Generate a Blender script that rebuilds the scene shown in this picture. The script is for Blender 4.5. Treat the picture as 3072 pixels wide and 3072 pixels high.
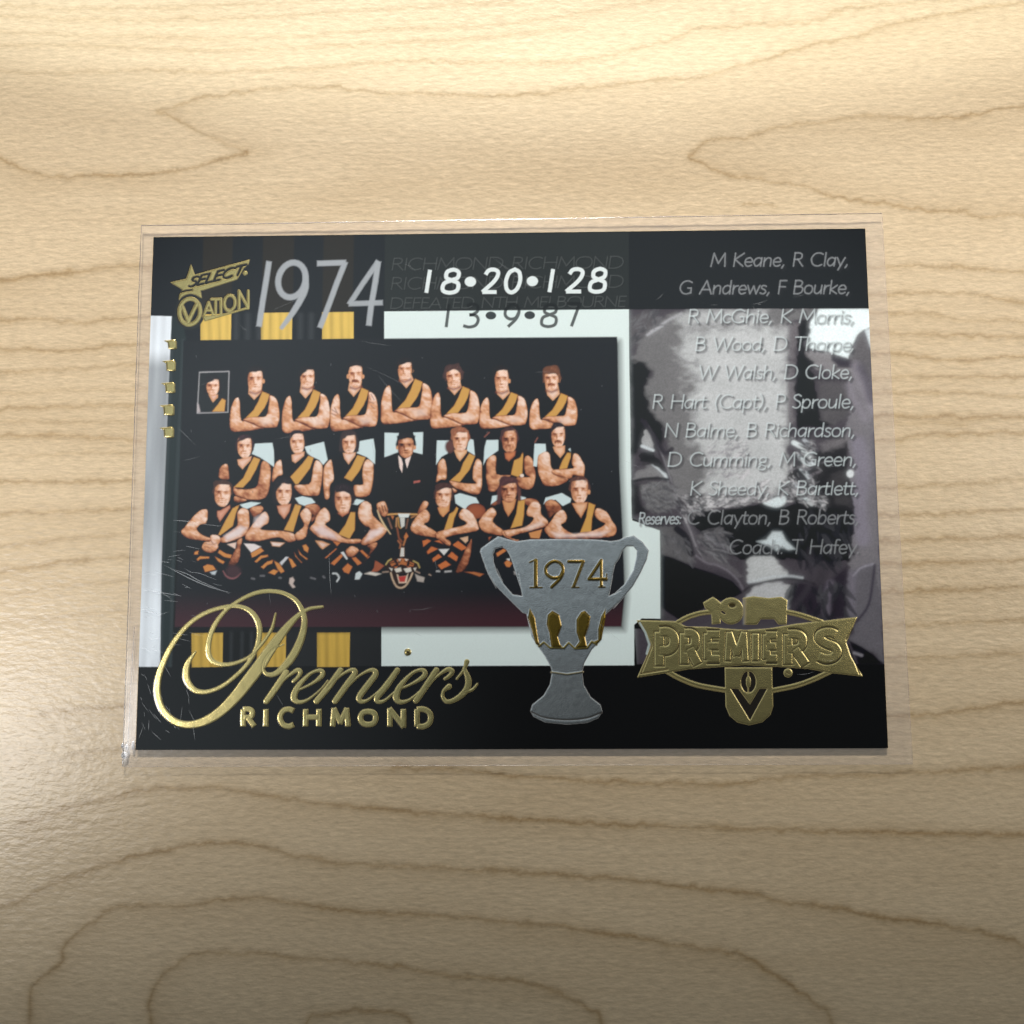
import bpy, math, random
import numpy as np
random.seed(7)
RNG = np.random.default_rng(11)

# ------------------------------------------------------------------ scene, camera, light (1 unit = 1 cm)
scene = bpy.context.scene
for o in list(bpy.data.objects):
    bpy.data.objects.remove(o)
COL = scene.collection

TOP = 0.05                                   # height of the printed face above the table
FPX = 3000.0                                 # focal length in pixels of the 3072 px photograph
CAM_ROT = (0.1068, 0.01925, -0.00582)        # rotation vector
CAM_POS = np.array([0.27541, -1.63836, 12.05487 + TOP])

def rot_matrix(r):
    r = np.array(r); th = np.linalg.norm(r); k = r / th
    K = np.array([[0, -k[2], k[1]], [k[2], 0, -k[0]], [-k[1], k[0], 0]])
    return np.eye(3) + math.sin(th) * K + (1 - math.cos(th)) * K @ K
CAM_R = rot_matrix(CAM_ROT)

cam_data = bpy.data.cameras.new('camera')
cam = bpy.data.objects.new('camera', cam_data); COL.objects.link(cam)
from mathutils import Matrix, Vector
mw = Matrix([list(CAM_R[i]) + [CAM_POS[i]] for i in range(3)] + [[0, 0, 0, 1]])
cam.matrix_world = mw
cam_data.sensor_width = 36.0
cam_data.lens = 36.0 * FPX / 3072.0
cam_data.clip_start = 0.1
cam_data.clip_end = 2000.0
scene.camera = cam

scene.view_settings.view_transform = 'Standard'
scene.view_settings.look = 'None'
scene.view_settings.exposure = 0.0
scene.view_settings.gamma = 1.0
scene.view_settings.use_curve_mapping = False
scene.cycles.max_bounces = 8
scene.cycles.transparent_max_bounces = 12
scene.cycles.use_denoising = True

# dim room round the table: brighter towards the far left, a gradient shaped for the veil on the card
world = bpy.data.worlds.new('World'); scene.world = world; world.use_nodes = True
wn, wl = world.node_tree.nodes, world.node_tree.links
bg = wn['Background']
tc = wn.new('ShaderNodeTexCoord')
def wdot(v):
    n = wn.new('ShaderNodeVectorMath'); n.operation = 'DOT_PRODUCT'
    v = np.array(v, float); v /= np.linalg.norm(v)
    n.inputs[1].default_value = tuple(v); wl.new(tc.outputs['Generated'], n.inputs[0]); return n.outputs['Value']
def wmap(sock, a, b, c, d):
    n = wn.new('ShaderNodeMapRange'); n.interpolation_type = 'SMOOTHSTEP'
    for i, v in enumerate((a, b, c, d)): n.inputs[i + 1].default_value = v
    wl.new(sock, n.inputs[0]); return n.outputs[0]
def wmath(op, a, b):
    n = wn.new('ShaderNodeMath'); n.operation = op
    for i, v in enumerate((a, b)):
        if isinstance(v, (int, float)): n.inputs[i].default_value = v
        else: wl.new(v, n.inputs[i])
    return n.outputs[0]
g1 = wmap(wdot((0, 1, 0.0)), -0.06, 0.30, 0.0, 0.44)
g2 = wmap(wdot((-1, 0.0, 0.0)), -0.02, 0.40, 0.0, 0.42)
g3 = wmap(wdot((0, 0.0, 1.0)), 0.84, 0.94, 0.10, 1.0)
amb = wmath('ADD', wmath('MULTIPLY', wmath('ADD', g1, g2), g3), 0.045)
wl.new(amb, bg.inputs['Strength'])
bg.inputs['Color'].default_value = (0.80, 0.93, 1.0, 1)

def area(name, loc, target, sx, sy, power, color, spread=180):
    d = bpy.data.lights.new(name, 'AREA'); d.shape = 'RECTANGLE'; d.size = sx; d.size_y = sy
    d.energy = power; d.color = color; d.spread = math.radians(spread)
    o = bpy.data.objects.new(name, d); COL.objects.link(o); o.location = loc
    o.rotation_euler = (Vector(target) - Vector(loc)).to_track_quat('-Z', 'Y').to_euler()
    return o
area('far_ceiling_lamp', (-4, 40, 22), (-2.5, 3.0, 0), 130, 5, 5.1e3, (1.0, 0.95, 0.895), 11)
area('left_lamp', (-15.5, -5.2, 14.5), (-8.2, -2.4, 0), 3.5, 7, 62, (1.0, 0.99, 0.98), 28)
area('right_fill_light', (19, 3, 15), (7, 1, 0), 8, 12, 95, (1.0, 0.97, 0.90), 50)  # added fill for the right side, no lamp known there
d_ = bpy.data.lights.new('top_pool_spot', 'SPOT'); d_.energy = 6.8e4; d_.color = (0.92, 1.0, 1.0)  # added spot, its cone shaped to edge a bright pool above the card
d_.spot_size = math.radians(69.6); d_.spot_blend = 0.05; d_.shadow_soft_size = 0.6
o_ = bpy.data.objects.new('top_pool_spot', d_); COL.objects.link(o_); o_.location = (0.5, -2, 45)
o_.rotation_euler = (Vector((0.5, 40.0, 0)) - Vector((0.5, -2, 45))).to_track_quat('-Z', 'Y').to_euler()

# ------------------------------------------------------------------ plane <-> photograph
def to_px(x, y, z):
    c = np.stack([x - CAM_POS[0], y - CAM_POS[1], np.full_like(x, z - CAM_POS[2])], -1) @ CAM_R
    return 1536 + FPX * c[..., 0] / -c[..., 2], 1536 - FPX * c[..., 1] / -c[..., 2]

def at(p, z=TOP):
    """Points of the plane at height z for an array of photograph pixels."""
    p = np.atleast_2d(np.array(p, float))
    d = np.stack([(p[:, 0] - 1536) / FPX, (1536 - p[:, 1]) / FPX, -np.ones(len(p))], -1) @ CAM_R.T
    t = (z - CAM_POS[2]) / d[:, 2]
    return CAM_POS[:2] + d[:, :2] * t[:, None]

def lin(c):
    c = np.array(c, float) / 255.0
    return np.where(c <= 0.04045, c / 12.92, ((c + 0.055) / 1.055) ** 2.4)

def ss(a, b, x):
    t = np.clip((x - a) / (b - a), 0, 1)
    return t * t * (3 - 2 * t)

def noise2(X, Y, sx, sy, seed):
    r = np.random.default_rng(seed).random((256, 256)).astype(np.float32)
    u, v = X / sx, Y / sy
    iu, iv = np.floor(u).astype(int), np.floor(v).astype(int)
    fu, fv = u - iu, v - iv
    fu, fv = fu * fu * (3 - 2 * fu), fv * fv * (3 - 2 * fv)
    a, b = iu & 255, iv & 255
    a1, b1 = (a + 1) & 255, (b + 1) & 255
    return (r[b, a] * (1 - fu) + r[b, a1] * fu) * (1 - fv) + (r[b1, a] * (1 - fu) + r[b1, a1] * fu) * fv

def fr(x0, y0, w):
    s = w / 1932.0
    def f(txt):
        if isinstance(txt, str):
            txt = [tuple(map(float, t.split(','))) for t in txt.split()]
        return np.array(txt, float) * s + (x0, y0)
    f.s = s
    return f
PX = fr(0, 0, 1932)
F1, F2, F3 = fr(340, 620, 900), fr(1100, 640, 900), fr(1840, 620, 900)
F4, F5, F6, F7 = fr(1840, 1100, 900), fr(1840, 1700, 900), fr(340, 1700, 900), fr(1100, 1700, 900)
G1, G2, G3 = fr(480, 1020, 520), fr(960, 1020, 520), fr(1400, 1020, 520)
G4, G5, G6 = fr(480, 1380, 520), fr(960, 1380, 520), fr(1400, 1380, 520)
M1, M2, M3, M4 = fr(640, 1260, 360), fr(960, 1260, 360), fr(1290, 1260, 360), fr(1560, 1260, 360)
N1, N2 = fr(520, 1420, 360), fr(720, 1420, 360)
R1, R2, R3 = fr(1840, 900, 460), fr(2200, 900, 460), fr(1840, 1280, 460)
R4, R5, R6 = fr(2200, 1280, 500), fr(1840, 1600, 500), fr(2200, 1600, 500)
L1 = fr(360, 640, 400)

def spline(p, n=8, closed=False):
    p = np.array(p, float); N = len(p)
    if N < 3: return p
    if closed: q = np.vstack([p[-1], p, p[0], p[1]])
    else: q = np.vstack([2 * p[0] - p[1], p, 2 * p[-1] - p[-2]])
    out = []
    t = np.linspace(0, 1, n, endpoint=False)[:, None]
    for i in range(N if closed else N - 1):
        a, b, c, d = q[i], q[i + 1], q[i + 2], q[i + 3]
        out.append(0.5 * (2 * b + (c - a) * t + (2 * a - 5 * b + 4 * c - d) * t ** 2 + (3 * b - a - 3 * c + d) * t ** 3))
    if not closed: out.append(p[-1:])
    return np.vstack(out)

def mesh_obj(name, verts, faces, mat, parent=None, smooth=False):
    me = bpy.data.meshes.new(name)
    me.from_pydata([tuple(map(float, v)) for v in verts], [], [tuple(f) for f in faces])
    if mat: me.materials.append(mat)
    if smooth: me.polygons.foreach_set('use_smooth', [True] * len(me.polygons))
    me.update()
    o = bpy.data.objects.new(name, me); COL.objects.link(o)
    if parent: o.parent = parent
    return o

def grid_mesh(name, V, Q, mat, attrs, parent=None, smooth=True):
    """V (n,3), Q (m,4): one mesh from arrays with point attributes."""
    me = bpy.data.meshes.new(name)
    me.vertices.add(len(V)); me.vertices.foreach_set('co', V.astype(np.float32).ravel())
    me.loops.add(Q.size); me.loops.foreach_set('vertex_index', Q.astype(np.int32).ravel())
    me.polygons.add(len(Q))
    me.polygons.foreach_set('loop_start', np.arange(0, Q.size, 4, dtype=np.int32))
    me.polygons.foreach_set('use_smooth', np.full(len(Q), smooth))
    me.update(calc_edges=True)
    for k, v in attrs.items():
        if v.ndim == 2:
            a = me.attributes.new(k, 'FLOAT_COLOR', 'POINT')
            a.data.foreach_set('color', np.concatenate([v, np.ones((len(v), 1))], 1).astype(np.float32).ravel())
        else:
            a = me.attributes.new(k, 'FLOAT', 'POINT'); a.data.foreach_set('value', v.astype(np.float32))
    me.materials.append(mat)
    o = bpy.data.objects.new(name, me); COL.objects.link(o)
    if parent: o.parent = parent
    return o

# ------------------------------------------------------------------ materials
def new_mat(name):
    m = bpy.data.materials.new(name); m.use_nodes = True
    m.node_tree.nodes.clear()
    out = m.node_tree.nodes.new('ShaderNodeOutputMaterial')
    return m, m.node_tree.nodes, m.node_tree.links, out

def N(nodes, kind, **kw):
    n = nodes.new(kind)
    for k, v in kw.items():
        if k in n.inputs: n.inputs[k].default_value = v
        else: setattr(n, k, v)
    return n

def wood_material():
    m, n, l, out = new_mat('maple_laminate')
    b = N(n, 'ShaderNodeBsdfPrincipled'); l.new(b.outputs[0], out.inputs[0])
    at_ = N(n, 'ShaderNodeAttribute', attribute_name='grain')
    tcn = N(n, 'ShaderNodeTexCoord')
    mp = N(n, 'ShaderNodeMapping'); mp.inputs['Scale'].default_value = (0.35, 1, 1)
    l.new(tcn.outputs['Object'], mp.inputs[0])
    # embossed pores: short flecks along the grain, plus a leathery swell
    n1 = N(n, 'ShaderNodeTexNoise', Scale=13.0, Detail=3.0, Roughness=0.55); l.new(mp.outputs[0], n1.inputs['Vector'])
    mp2 = N(n, 'ShaderNodeMapping'); mp2.inputs['Scale'].default_value = (0.6, 1, 1); mp2.inputs['Rotation'].default_value = (0, 0, 0.35)
    l.new(tcn.outputs['Object'], mp2.inputs[0])
    n2 = N(n, 'ShaderNodeTexNoise', Scale=15.0, Detail=2.5, Roughness=0.55); l.new(mp2.outputs[0], n2.inputs['Vector'])
    ad = N(n, 'ShaderNodeMath', operation='ADD'); l.new(n1.outputs[0], ad.inputs[0]); l.new(n2.outputs[0], ad.inputs[1])
    bp = N(n, 'ShaderNodeBump', Strength=0.25, Distance=0.02); l.new(ad.outputs[0], bp.inputs['Height']); l.new(bp.outputs[0], b.inputs['Normal'])
    # fine pigment flecks
    mp3 = N(n, 'ShaderNodeMapping'); mp3.inputs['Scale'].default_value = (0.22, 1, 1); l.new(tcn.outputs['Object'], mp3.inputs[0])
    n3 = N(n, 'ShaderNodeTexNoise', Scale=32.0, Detail=4.0, Roughness=0.65); l.new(mp3.outputs[0], n3.inputs['Vector'])
    rm = N(n, 'ShaderNodeMapRange'); l.new(n3.outputs[0], rm.inputs[0])
    for i, v in enumerate((0.28, 0.70, 0.79, 1.10)): rm.inputs[i + 1].default_value = v
    mx = N(n, 'ShaderNodeVectorMath', operation='SCALE'); l.new(at_.outputs['Color'], mx.inputs[0]); l.new(rm.outputs[0], mx.inputs['Scale'])
    l.new(mx.outputs[0], b.inputs['Base Color'])
    b.inputs['Roughness'].default_value = 0.28
    b.inputs['Specular IOR Level'].default_value = 0.42
    return m

def print_material():
    m, n, l, out = new_mat('printed_card_face')
    b = N(n, 'ShaderNodeBsdfPrincipled'); l.new(b.outputs[0], out.inputs[0])
    c = N(n, 'ShaderNodeAttribute', attribute_name='ink')
    f = N(n, 'ShaderNodeAttribute', attribute_name='foil')
    tcn = N(n, 'ShaderNodeTexCoord')
    g = N(n, 'ShaderNodeTexNoise', Scale=80.0, Detail=2.0); l.new(tcn.outputs['Object'], g.inputs['Vector'])
    g2_ = N(n, 'ShaderNodeTexNoise', Scale=7.0, Detail=1.0); l.new(tcn.outputs['Object'], g2_.inputs['Vector'])
    ga = N(n, 'ShaderNodeMath', operation='MULTIPLY_ADD'); l.new(g2_.outputs[0], ga.inputs[0]); ga.inputs[1].default_value = 2.0; l.new(g.outputs[0], ga.inputs[2])
    gm = N(n, 'ShaderNodeMath', operation='MULTIPLY'); l.new(ga.outputs[0], gm.inputs[0]); l.new(f.outputs['Fac'], gm.inputs[1])
    bp = N(n, 'ShaderNodeBump', Strength=0.14, Distance=0.008); l.new(gm.outputs[0], bp.inputs['Height']); l.new(bp.outputs[0], b.inputs['Normal'])
    l.new(c.outputs['Color'], b.inputs['Base Color'])
    l.new(f.outputs['Fac'], b.inputs['Metallic'])
    r = N(n, 'ShaderNodeMapRange'); l.new(f.outputs['Fac'], r.inputs[0])
    for i, v in enumerate((0, 1, 0.07, 0.24)): r.inputs[i + 1].default_value = v
    l.new(r.outputs[0], b.inputs['Roughness'])
    b.inputs['Specular IOR Level'].default_value = 0.5
    b.inputs['Coat Weight'].default_value = 0.6
    b.inputs['Coat Roughness'].default_value = 0.05
    return m

def simple(name, color, rough=0.6):
    m, n, l, out = new_mat(name)
    b = N(n, 'ShaderNodeBsdfPrincipled', Roughness=rough); b.inputs['Base Color'].default_value = (*color, 1)
    l.new(b.outputs[0], out.inputs[0]); return m

def film(name, diff, dfac, gloss, rough, tint=(0.95, 0.93, 0.93)):
    m, n, l, out = new_mat(name)
    t = N(n, 'ShaderNodeBsdfTransparent'); t.inputs[0].default_value = (*tint, 1)
    d = N(n, 'ShaderNodeBsdfDiffuse'); d.inputs[0].default_value = (*diff, 1)
    g = N(n, 'ShaderNodeBsdfGlossy'); g.inputs['Roughness'].default_value = rough
    m1 = N(n, 'ShaderNodeMixShader'); m1.inputs[0].default_value = dfac; l.new(t.outputs[0], m1.inputs[1]); l.new(d.outputs[0], m1.inputs[2])
    m2 = N(n, 'ShaderNodeMixShader'); m2.inputs[0].default_value = gloss; l.new(m1.outputs[0], m2.inputs[1]); l.new(g.outputs[0], m2.inputs[2])
    l.new(m2.outputs[0], out.inputs[0]); return m

def clear(name):
    m, n, l, out = new_mat(name)
    t = N(n, 'ShaderNodeBsdfTransparent'); t.inputs[0].default_value = (1, 1, 1, 1)
    l.new(t.outputs[0], out.inputs[0]); return m

# ------------------------------------------------------------------ the table top
def build_table():
    fine = np.linspace(-7.2, 7.2, 1080)
    ext = np.linspace(0, 1, 26)[1:] ** 1.6
    ax = np.concatenate([-7.2 - 30 * ext[::-1], fine, 7.2 + 30 * ext])
    ay = ax
    gx, gy = np.meshgrid(ax, ay - 0.7)
    X, Y = to_px(gx, gy, 0.0)
    X = X.astype(np.float32); Y = Y.astype(np.float32)
    H, W = X.shape
    base = np.ones((H, W, 3), np.float32) * np.array(WOOD, np.float32)
    v = noise2(X, Y, 900, 160, 3) * 0.6 + noise2(X, Y, 330, 46, 4) * 0.4
    v2 = noise2(X, Y, 140, 12, 5)
    dark = 0.17 * (v - 0.5) + 0.07 * (v2 - 0.5)
    jx = (noise2(X, Y, 26, 26, 8) - 0.5) * 12 + (noise2(X, Y, 7, 7, 9) - 0.5) * 7
    amp = 0.55 + 0.75 * noise2(X, Y, 170, 40, 10)
    def line(pts, side=1, a=0.5, w=5.0, band=0.16, bw=42.0, smooth=True):
        nonlocal dark
        p = spline(pts, 6) if smooth else np.array(pts, float)
        d0 = p[0] - p[1]; d1 = p[-1] - p[-2]
        D = np.full((H, W), 1e6, np.float32); S = np.zeros((H, W), np.float32)
        R = bw * 2.6
        xs, ys = X[H // 2], Y[:, W // 2]
        for (x0, y0), (x1, y1) in zip(p[:-1], p[1:]):
            i0, i1 = np.searchsorted(xs, [min(x0, x1) - R - 60, max(x0, x1) + R + 60])
            j = np.searchsorted(-ys, [-(max(y0, y1) + R + 60), -(min(y0, y1) - R - 60)])
            i0, i1 = max(i0, 0), min(i1, W); j0, j1 = max(j[0], 0), min(j[1], H)
            if i1 <= i0 or j1 <= j0: continue
            xx = X[j0:j1, i0:i1]; yy = Y[j0:j1, i0:i1] + jx[j0:j1, i0:i1]
            dx, dy = x1 - x0, y1 - y0; L = dx * dx + dy * dy + 1e-9
            t = np.clip(((xx - x0) * dx + (yy - y0) * dy) / L, 0, 1)
            d = np.hypot(xx - x0 - t * dx, yy - y0 - t * dy)
            s = np.sign(dx * (yy - y0) - dy * (xx - x0)) * side
            DD = D[j0:j1, i0:i1]; m = d < DD
            DD[m] = d[m]; S[j0:j1, i0:i1][m] = s[m]
        k = a * np.exp(-(D / w) ** 1.3) * np.clip(amp, 0.25, 1.3)
        k += np.where(S > 0, band * np.exp(-(D / bw) ** 1.15), band * 0.55 * np.exp(-(D / (w * 2.2))))
        dark = dark + k * np.where(D < 1e5, 1, 0)
    for item in GRAIN:
        line(*item[:1], **(item[1] if len(item) > 1 else {}))
    # shade band above the card, darkened into the wood colour
    cl = np.exp(-((Y - 545) / 70) ** 2) * ss(700, 1150, X) * (1 - ss(1950, 2450, X))
    dark += 0.13 * cl
    dark = np.clip(dark, -0.15, 0.85)
    k = np.array([0.62, 0.74, 0.92], np.float32)
    col = base * (1 - dark[..., None] * k)
    idx = np.arange(H * W).reshape(H, W)
    Q = np.stack([idx[:-1, :-1], idx[:-1, 1:], idx[1:, 1:], idx[1:, :-1]], -1).reshape(-1, 4)
    V = np.stack([gx, gy, np.zeros_like(gx)], -1).reshape(-1, 3)
    o = grid_mesh('tabletop', V, Q, wood_material(), {'grain': col.reshape(-1, 3)})
    o['kind'] = 'structure'
    o['label'] = 'pale maple table top with wavy brown grain under the card'
    return o

WOOD = (0.628, 0.498, 0.330)
def L_(s): return [tuple(map(float, t.split(','))) for t in s.split()]
FAINT = dict(a=0.20, w=6, band=0.05, bw=30)
MID = dict(a=0.34, w=7.5, band=0.11, bw=28)
STRONG = dict(a=0.42, w=8.5, band=0.19, bw=64)
GRAIN = [
 (L_('-400,20 0,18 160,24 358,24 556,20 795,8 1000,-4'), FAINT),
 (L_('-400,50 0,49 238,57 398,60 556,56 795,49 1033,36 1536,2'), FAINT),
 (L_('-400,100 0,99 199,102 398,110 636,115 835,110 1033,97 1272,80 1536,70 1695,48 1854,20 2000,-10'), FAINT),
 (L_('-400,135 0,135 318,139 556,151 795,147 1033,137 1351,119 1536,103 1750,80'), FAINT),
 (L_('-400,215 0,215 159,219 398,211 556,213 795,211 994,199 1192,183 1400,186 1536,190 1735,183 1894,147 2013,119 2092,87 2251,75 2410,67 2474,52 2506,32 2610,16 3072,-20'), dict(a=0.24, w=6, band=0.08, bw=34)),
 (L_('3500,-30 3072,8 2728,60 2570,107 2410,139 2251,191 2092,230 1854,250 1536,284 1272,282 1113,274 1018,262 954,258 874,260 716,278 604,294 541,318 470,332 520,352 604,398 670,430 740,457'), dict(a=0.34, w=6, band=0.14, bw=75, side=-1)),
 (L_('-300,420 0,477 80,517 200,530 397,521 556,509 640,484 740,457'), dict(a=0.40, w=6, band=0.16, bw=60)),
 (L_('3500,300 3072,318 2967,330 2848,354 2570,350 2490,362 2331,382 2251,409 2132,421 2085,453 2065,470 2092,485 2156,517 2251,537 2395,556 2530,596 2649,608 2768,632 2888,636 2967,656 3072,644 3500,660'), dict(a=0.36, w=6, band=0.13, bw=60, side=-1)),
 (L_('2228,614 2270,612 2330,616'), dict(a=0.4, w=4, band=0.05, bw=12)),
 (L_('-400,850 0,842 88,830 264,809 352,798 440,795 700,790'), STRONG),
 (L_('-400,960 0,960 132,960 264,965 400,950 600,945'), MID),
 (L_('-400,1040 0,1046 176,1053 290,1041 440,1031'), MID), (L_('-400,1120 0,1117 132,1111 220,1105 440,1092'), MID),
 (L_('-400,1180 0,1180 176,1172 440,1167'), FAINT), (L_('-400,1230 0,1226 176,1222 290,1215 440,1213'), MID),
 (L_('-400,1270 0,1268 440,1262'), FAINT), (L_('-400,1310 0,1307 176,1307 308,1314 420,1319'), MID),
 (L_('-400,1370 0,1369 220,1360 400,1356'), FAINT), (L_('-400,1444 0,1444 220,1446 400,1442'), MID),
 (L_('-400,1545 0,1540 200,1533 400,1527'), MID), (L_('-400,1640 0,1637 220,1615 400,1598'), FAINT),
 (L_('-400,1720 0,1712 115,1699 264,1677 400,1668'), MID), (L_('-400,1790 0,1787 176,1760 390,1743'), FAINT),
 (L_('-300,1880 0,1866 390,1830'), FAINT), (L_('120,2145 211,2130 380,2116'), MID), (L_('200,2268 300,2255 400,2248'), MID),
 (L_('2500,805 2613,801 2736,798 2850,798 2930,807 3070,813 3500,820'), MID),
 (L_('2500,886 2630,882 2780,875 2850,886 2912,883 3070,904 3500,930'), MID),
 (L_('2500,940 2630,939 2798,943 2868,956 3070,965 3500,980'), MID), (L_('2500,1000 2648,1000 2868,1005 3070,1014 3500,1020'), MID),
 (L_('2600,1062 2718,1065 2850,1080 3070,1066 3500,1060'), MID), (L_('2500,1137 2657,1135 2780,1128 3070,1132 3500,1130'), MID),
 (L_('2500,1181 2640,1181 2850,1178 3070,1188 3500,1190'), MID), (L_('2500,1247 2640,1247 2850,1250 3070,1249 3500,1250'), STRONG),
 (L_('2500,1278 2640,1276 2780,1270 2900,1274'), FAINT), (L_('2500,1330 2630,1326 2780,1304 2912,1300 3070,1295 3500,1280'), MID),
 (L_('2500,1465 2640,1462 2824,1454 3070,1436 3500,1410'), MID), (L_('2500,1550 2648,1546 2824,1541 3070,1528 3500,1510'), MID),
 (L_('2500,1626 2657,1622 2868,1616 3070,1607 3500,1590'), STRONG), (L_('2500,1695 2692,1691 2880,1686 3070,1680 3500,1670'), MID),
 (L_('2500,1778 2665,1775 2824,1770 3070,1760 3500,1740'), STRONG), (L_('2500,1880 2683,1876 2868,1868 3070,1858 3500,1840'), MID),
 (L_('2500,1980 2674,1974 2868,1966 3070,1957 3500,1940'), STRONG), (L_('2500,2155 2657,2148 2806,2140 2938,2126 3070,2104 3500,2060'), STRONG),
 (L_('1180,2300 1312,2307 1487,2319 1536,2327 1775,2342 1981,2349 2140,2351 2252,2343 2371,2331 2649,2321 2888,2311 3072,2299 3500,2280'), STRONG),
 (L_('60,2470 159,2438 223,2415 318,2395 437,2369 596,2363 715,2369 835,2391 954,2408 1113,2423 1272,2438 1536,2457 1775,2470 1981,2478 2331,2488 2649,2496 3072,2504 3500,2510'), STRONG),
 (L_('-400,2880 0,2721 48,2709 135,2661 223,2625 358,2582 477,2554 588,2532 676,2528 779,2538 875,2562 994,2586 1153,2594 1352,2604 1536,2615 1735,2628 1973,2647 2093,2665 2236,2677 2331,2701 2490,2721 2649,2749 2808,2771 2967,2800 3072,2836 3500,3000'), STRONG),
 (L_('60,3400 87,3072 95,2963 151,2916 187,2876 187,2844 239,2792 334,2729 398,2717 541,2715 684,2697 811,2695 875,2709 1033,2729 1161,2741 1352,2749 1536,2766 1655,2776 1814,2798 2013,2832 2212,2861 2299,2908 2371,2955 2450,3011 2498,3072 2560,3400'), STRONG),
 (L_('470,3400 453,3072 445,3019 477,2939 541,2884 572,2861 620,2857 755,2861 954,2877 1192,2900 1312,2919 1536,2940 1639,2963 1719,2995 1775,3035 1806,3072 1850,3400'), STRONG),
 (L_('800,3300 914,3072 954,3043 1057,3031 1137,3035 1232,3067 1300,3300'), STRONG),
]
build_table()

# ------------------------------------------------------------------ the printed face: one fine sheet, inked in layers
CW, CH = 8.9, 6.33
NX = 1400; NY = int(NX * CH / CW)
gx, gy = np.meshgrid(np.linspace(-CW / 2, CW / 2, NX), np.linspace(CH / 2, -CH / 2, NY))
X, Y = to_px(gx, gy, TOP)
X = X.astype(np.float32); Y = Y.astype(np.float32)
INK = np.zeros((NY, NX, 3), np.float32); FOIL = np.zeros((NY, NX), np.float32)
HGT = np.zeros((NY, NX), np.float32); PID = np.zeros((NY, NX), np.int16)
NAMES = ['base_print']
def part(name):
    NAMES.append(name); return len(NAMES) - 1

def win(p, m):
    q = at(np.array([(p[:, 0].min() - m, p[:, 1].min() - m), (p[:, 0].max() + m, p[:, 1].min() - m),
                     (p[:, 0].min() - m, p[:, 1].max() + m), (p[:, 0].max() + m, p[:, 1].max() + m)]))
    i = (q[:, 0] + CW / 2) / CW * (NX - 1); j = (CH / 2 - q[:, 1]) / CH * (NY - 1)
    return slice(int(np.clip(math.floor(j.min()), 0, NY)), int(np.clip(math.ceil(j.max()) + 1, 0, NY))), \
           slice(int(np.clip(math.floor(i.min()), 0, NX)), int(np.clip(math.ceil(i.max()) + 1, 0, NX)))

def sdf_poly(p, w):
    """Signed distance (positive inside) of polygon p over window w."""
    x, y = X[w], Y[w]
    D = np.full(x.shape, 1e9, np.float32); ins = np.zeros(x.shape, bool)
    for (x0, y0), (x1, y1) in zip(p, np.roll(p, -1, 0)):
        dx, dy = x1 - x0, y1 - y0; L = dx * dx + dy * dy
        if L < 1e-9: continue
        t = np.clip(((x - x0) * dx + (y - y0) * dy) / L, 0, 1)
        D = np.minimum(D, (x - x0 - t * dx) ** 2 + (y - y0 - t * dy) ** 2)
        if dy != 0:
            c = ((y0 <= y) & (y1 > y)) | ((y1 <= y) & (y0 > y))
            ins ^= c & (x < x0 + (y - y0) / dy * dx)
    D = np.sqrt(D)
    return np.where(ins, D, -D)

def sdf_line(p, wd, w):
    """Signed distance (positive inside) of a stroke with width wd (scalar or per point)."""
    x, y = X[w], Y[w]
    r = np.broadcast_to(np.array(wd, float) / 2, (len(p),))
    D = np.full(x.shape, -1e9, np.float32)
    for k in range(len(p) - 1):
        (x0, y0), (x1, y1) = p[k], p[k + 1]
        dx, dy = x1 - x0, y1 - y0; L = dx * dx + dy * dy + 1e-9
        t = np.clip(((x - x0) * dx + (y - y0) * dy) / L, 0, 1)
        D = np.maximum(D, r[k] + (r[k + 1] - r[k]) * t - np.hypot(x - x0 - t * dx, y - y0 - t * dy))
    return D

def sdf_box(p, wd, w):
    """The same for a flat-ended stroke: a union of bars, each run on by half its width at the bends."""
    x, y = X[w], Y[w]; hw = wd / 2
    D = np.full(x.shape, -1e9, np.float32)
    for k in range(len(p) - 1):
        a, b = p[k], p[k + 1]; L = float(np.hypot(*(b - a))) + 1e-9; u = (b - a) / L
        t = (x - a[0]) * u[0] + (y - a[1]) * u[1]; q = (x - a[0]) * -u[1] + (y - a[1]) * u[0]
        cl = np.hypot(*(p[0] - p[-1])) < 1e-3; ex = min(hw * .6, 3); e0 = 0 if k == 0 and not cl else ex; e1 = 0 if k == len(p) - 2 and not cl else ex
        D = np.maximum(D, np.minimum(np.minimum(t + e0, L + e1 - t), hw - np.abs(q)))
    return D

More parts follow.
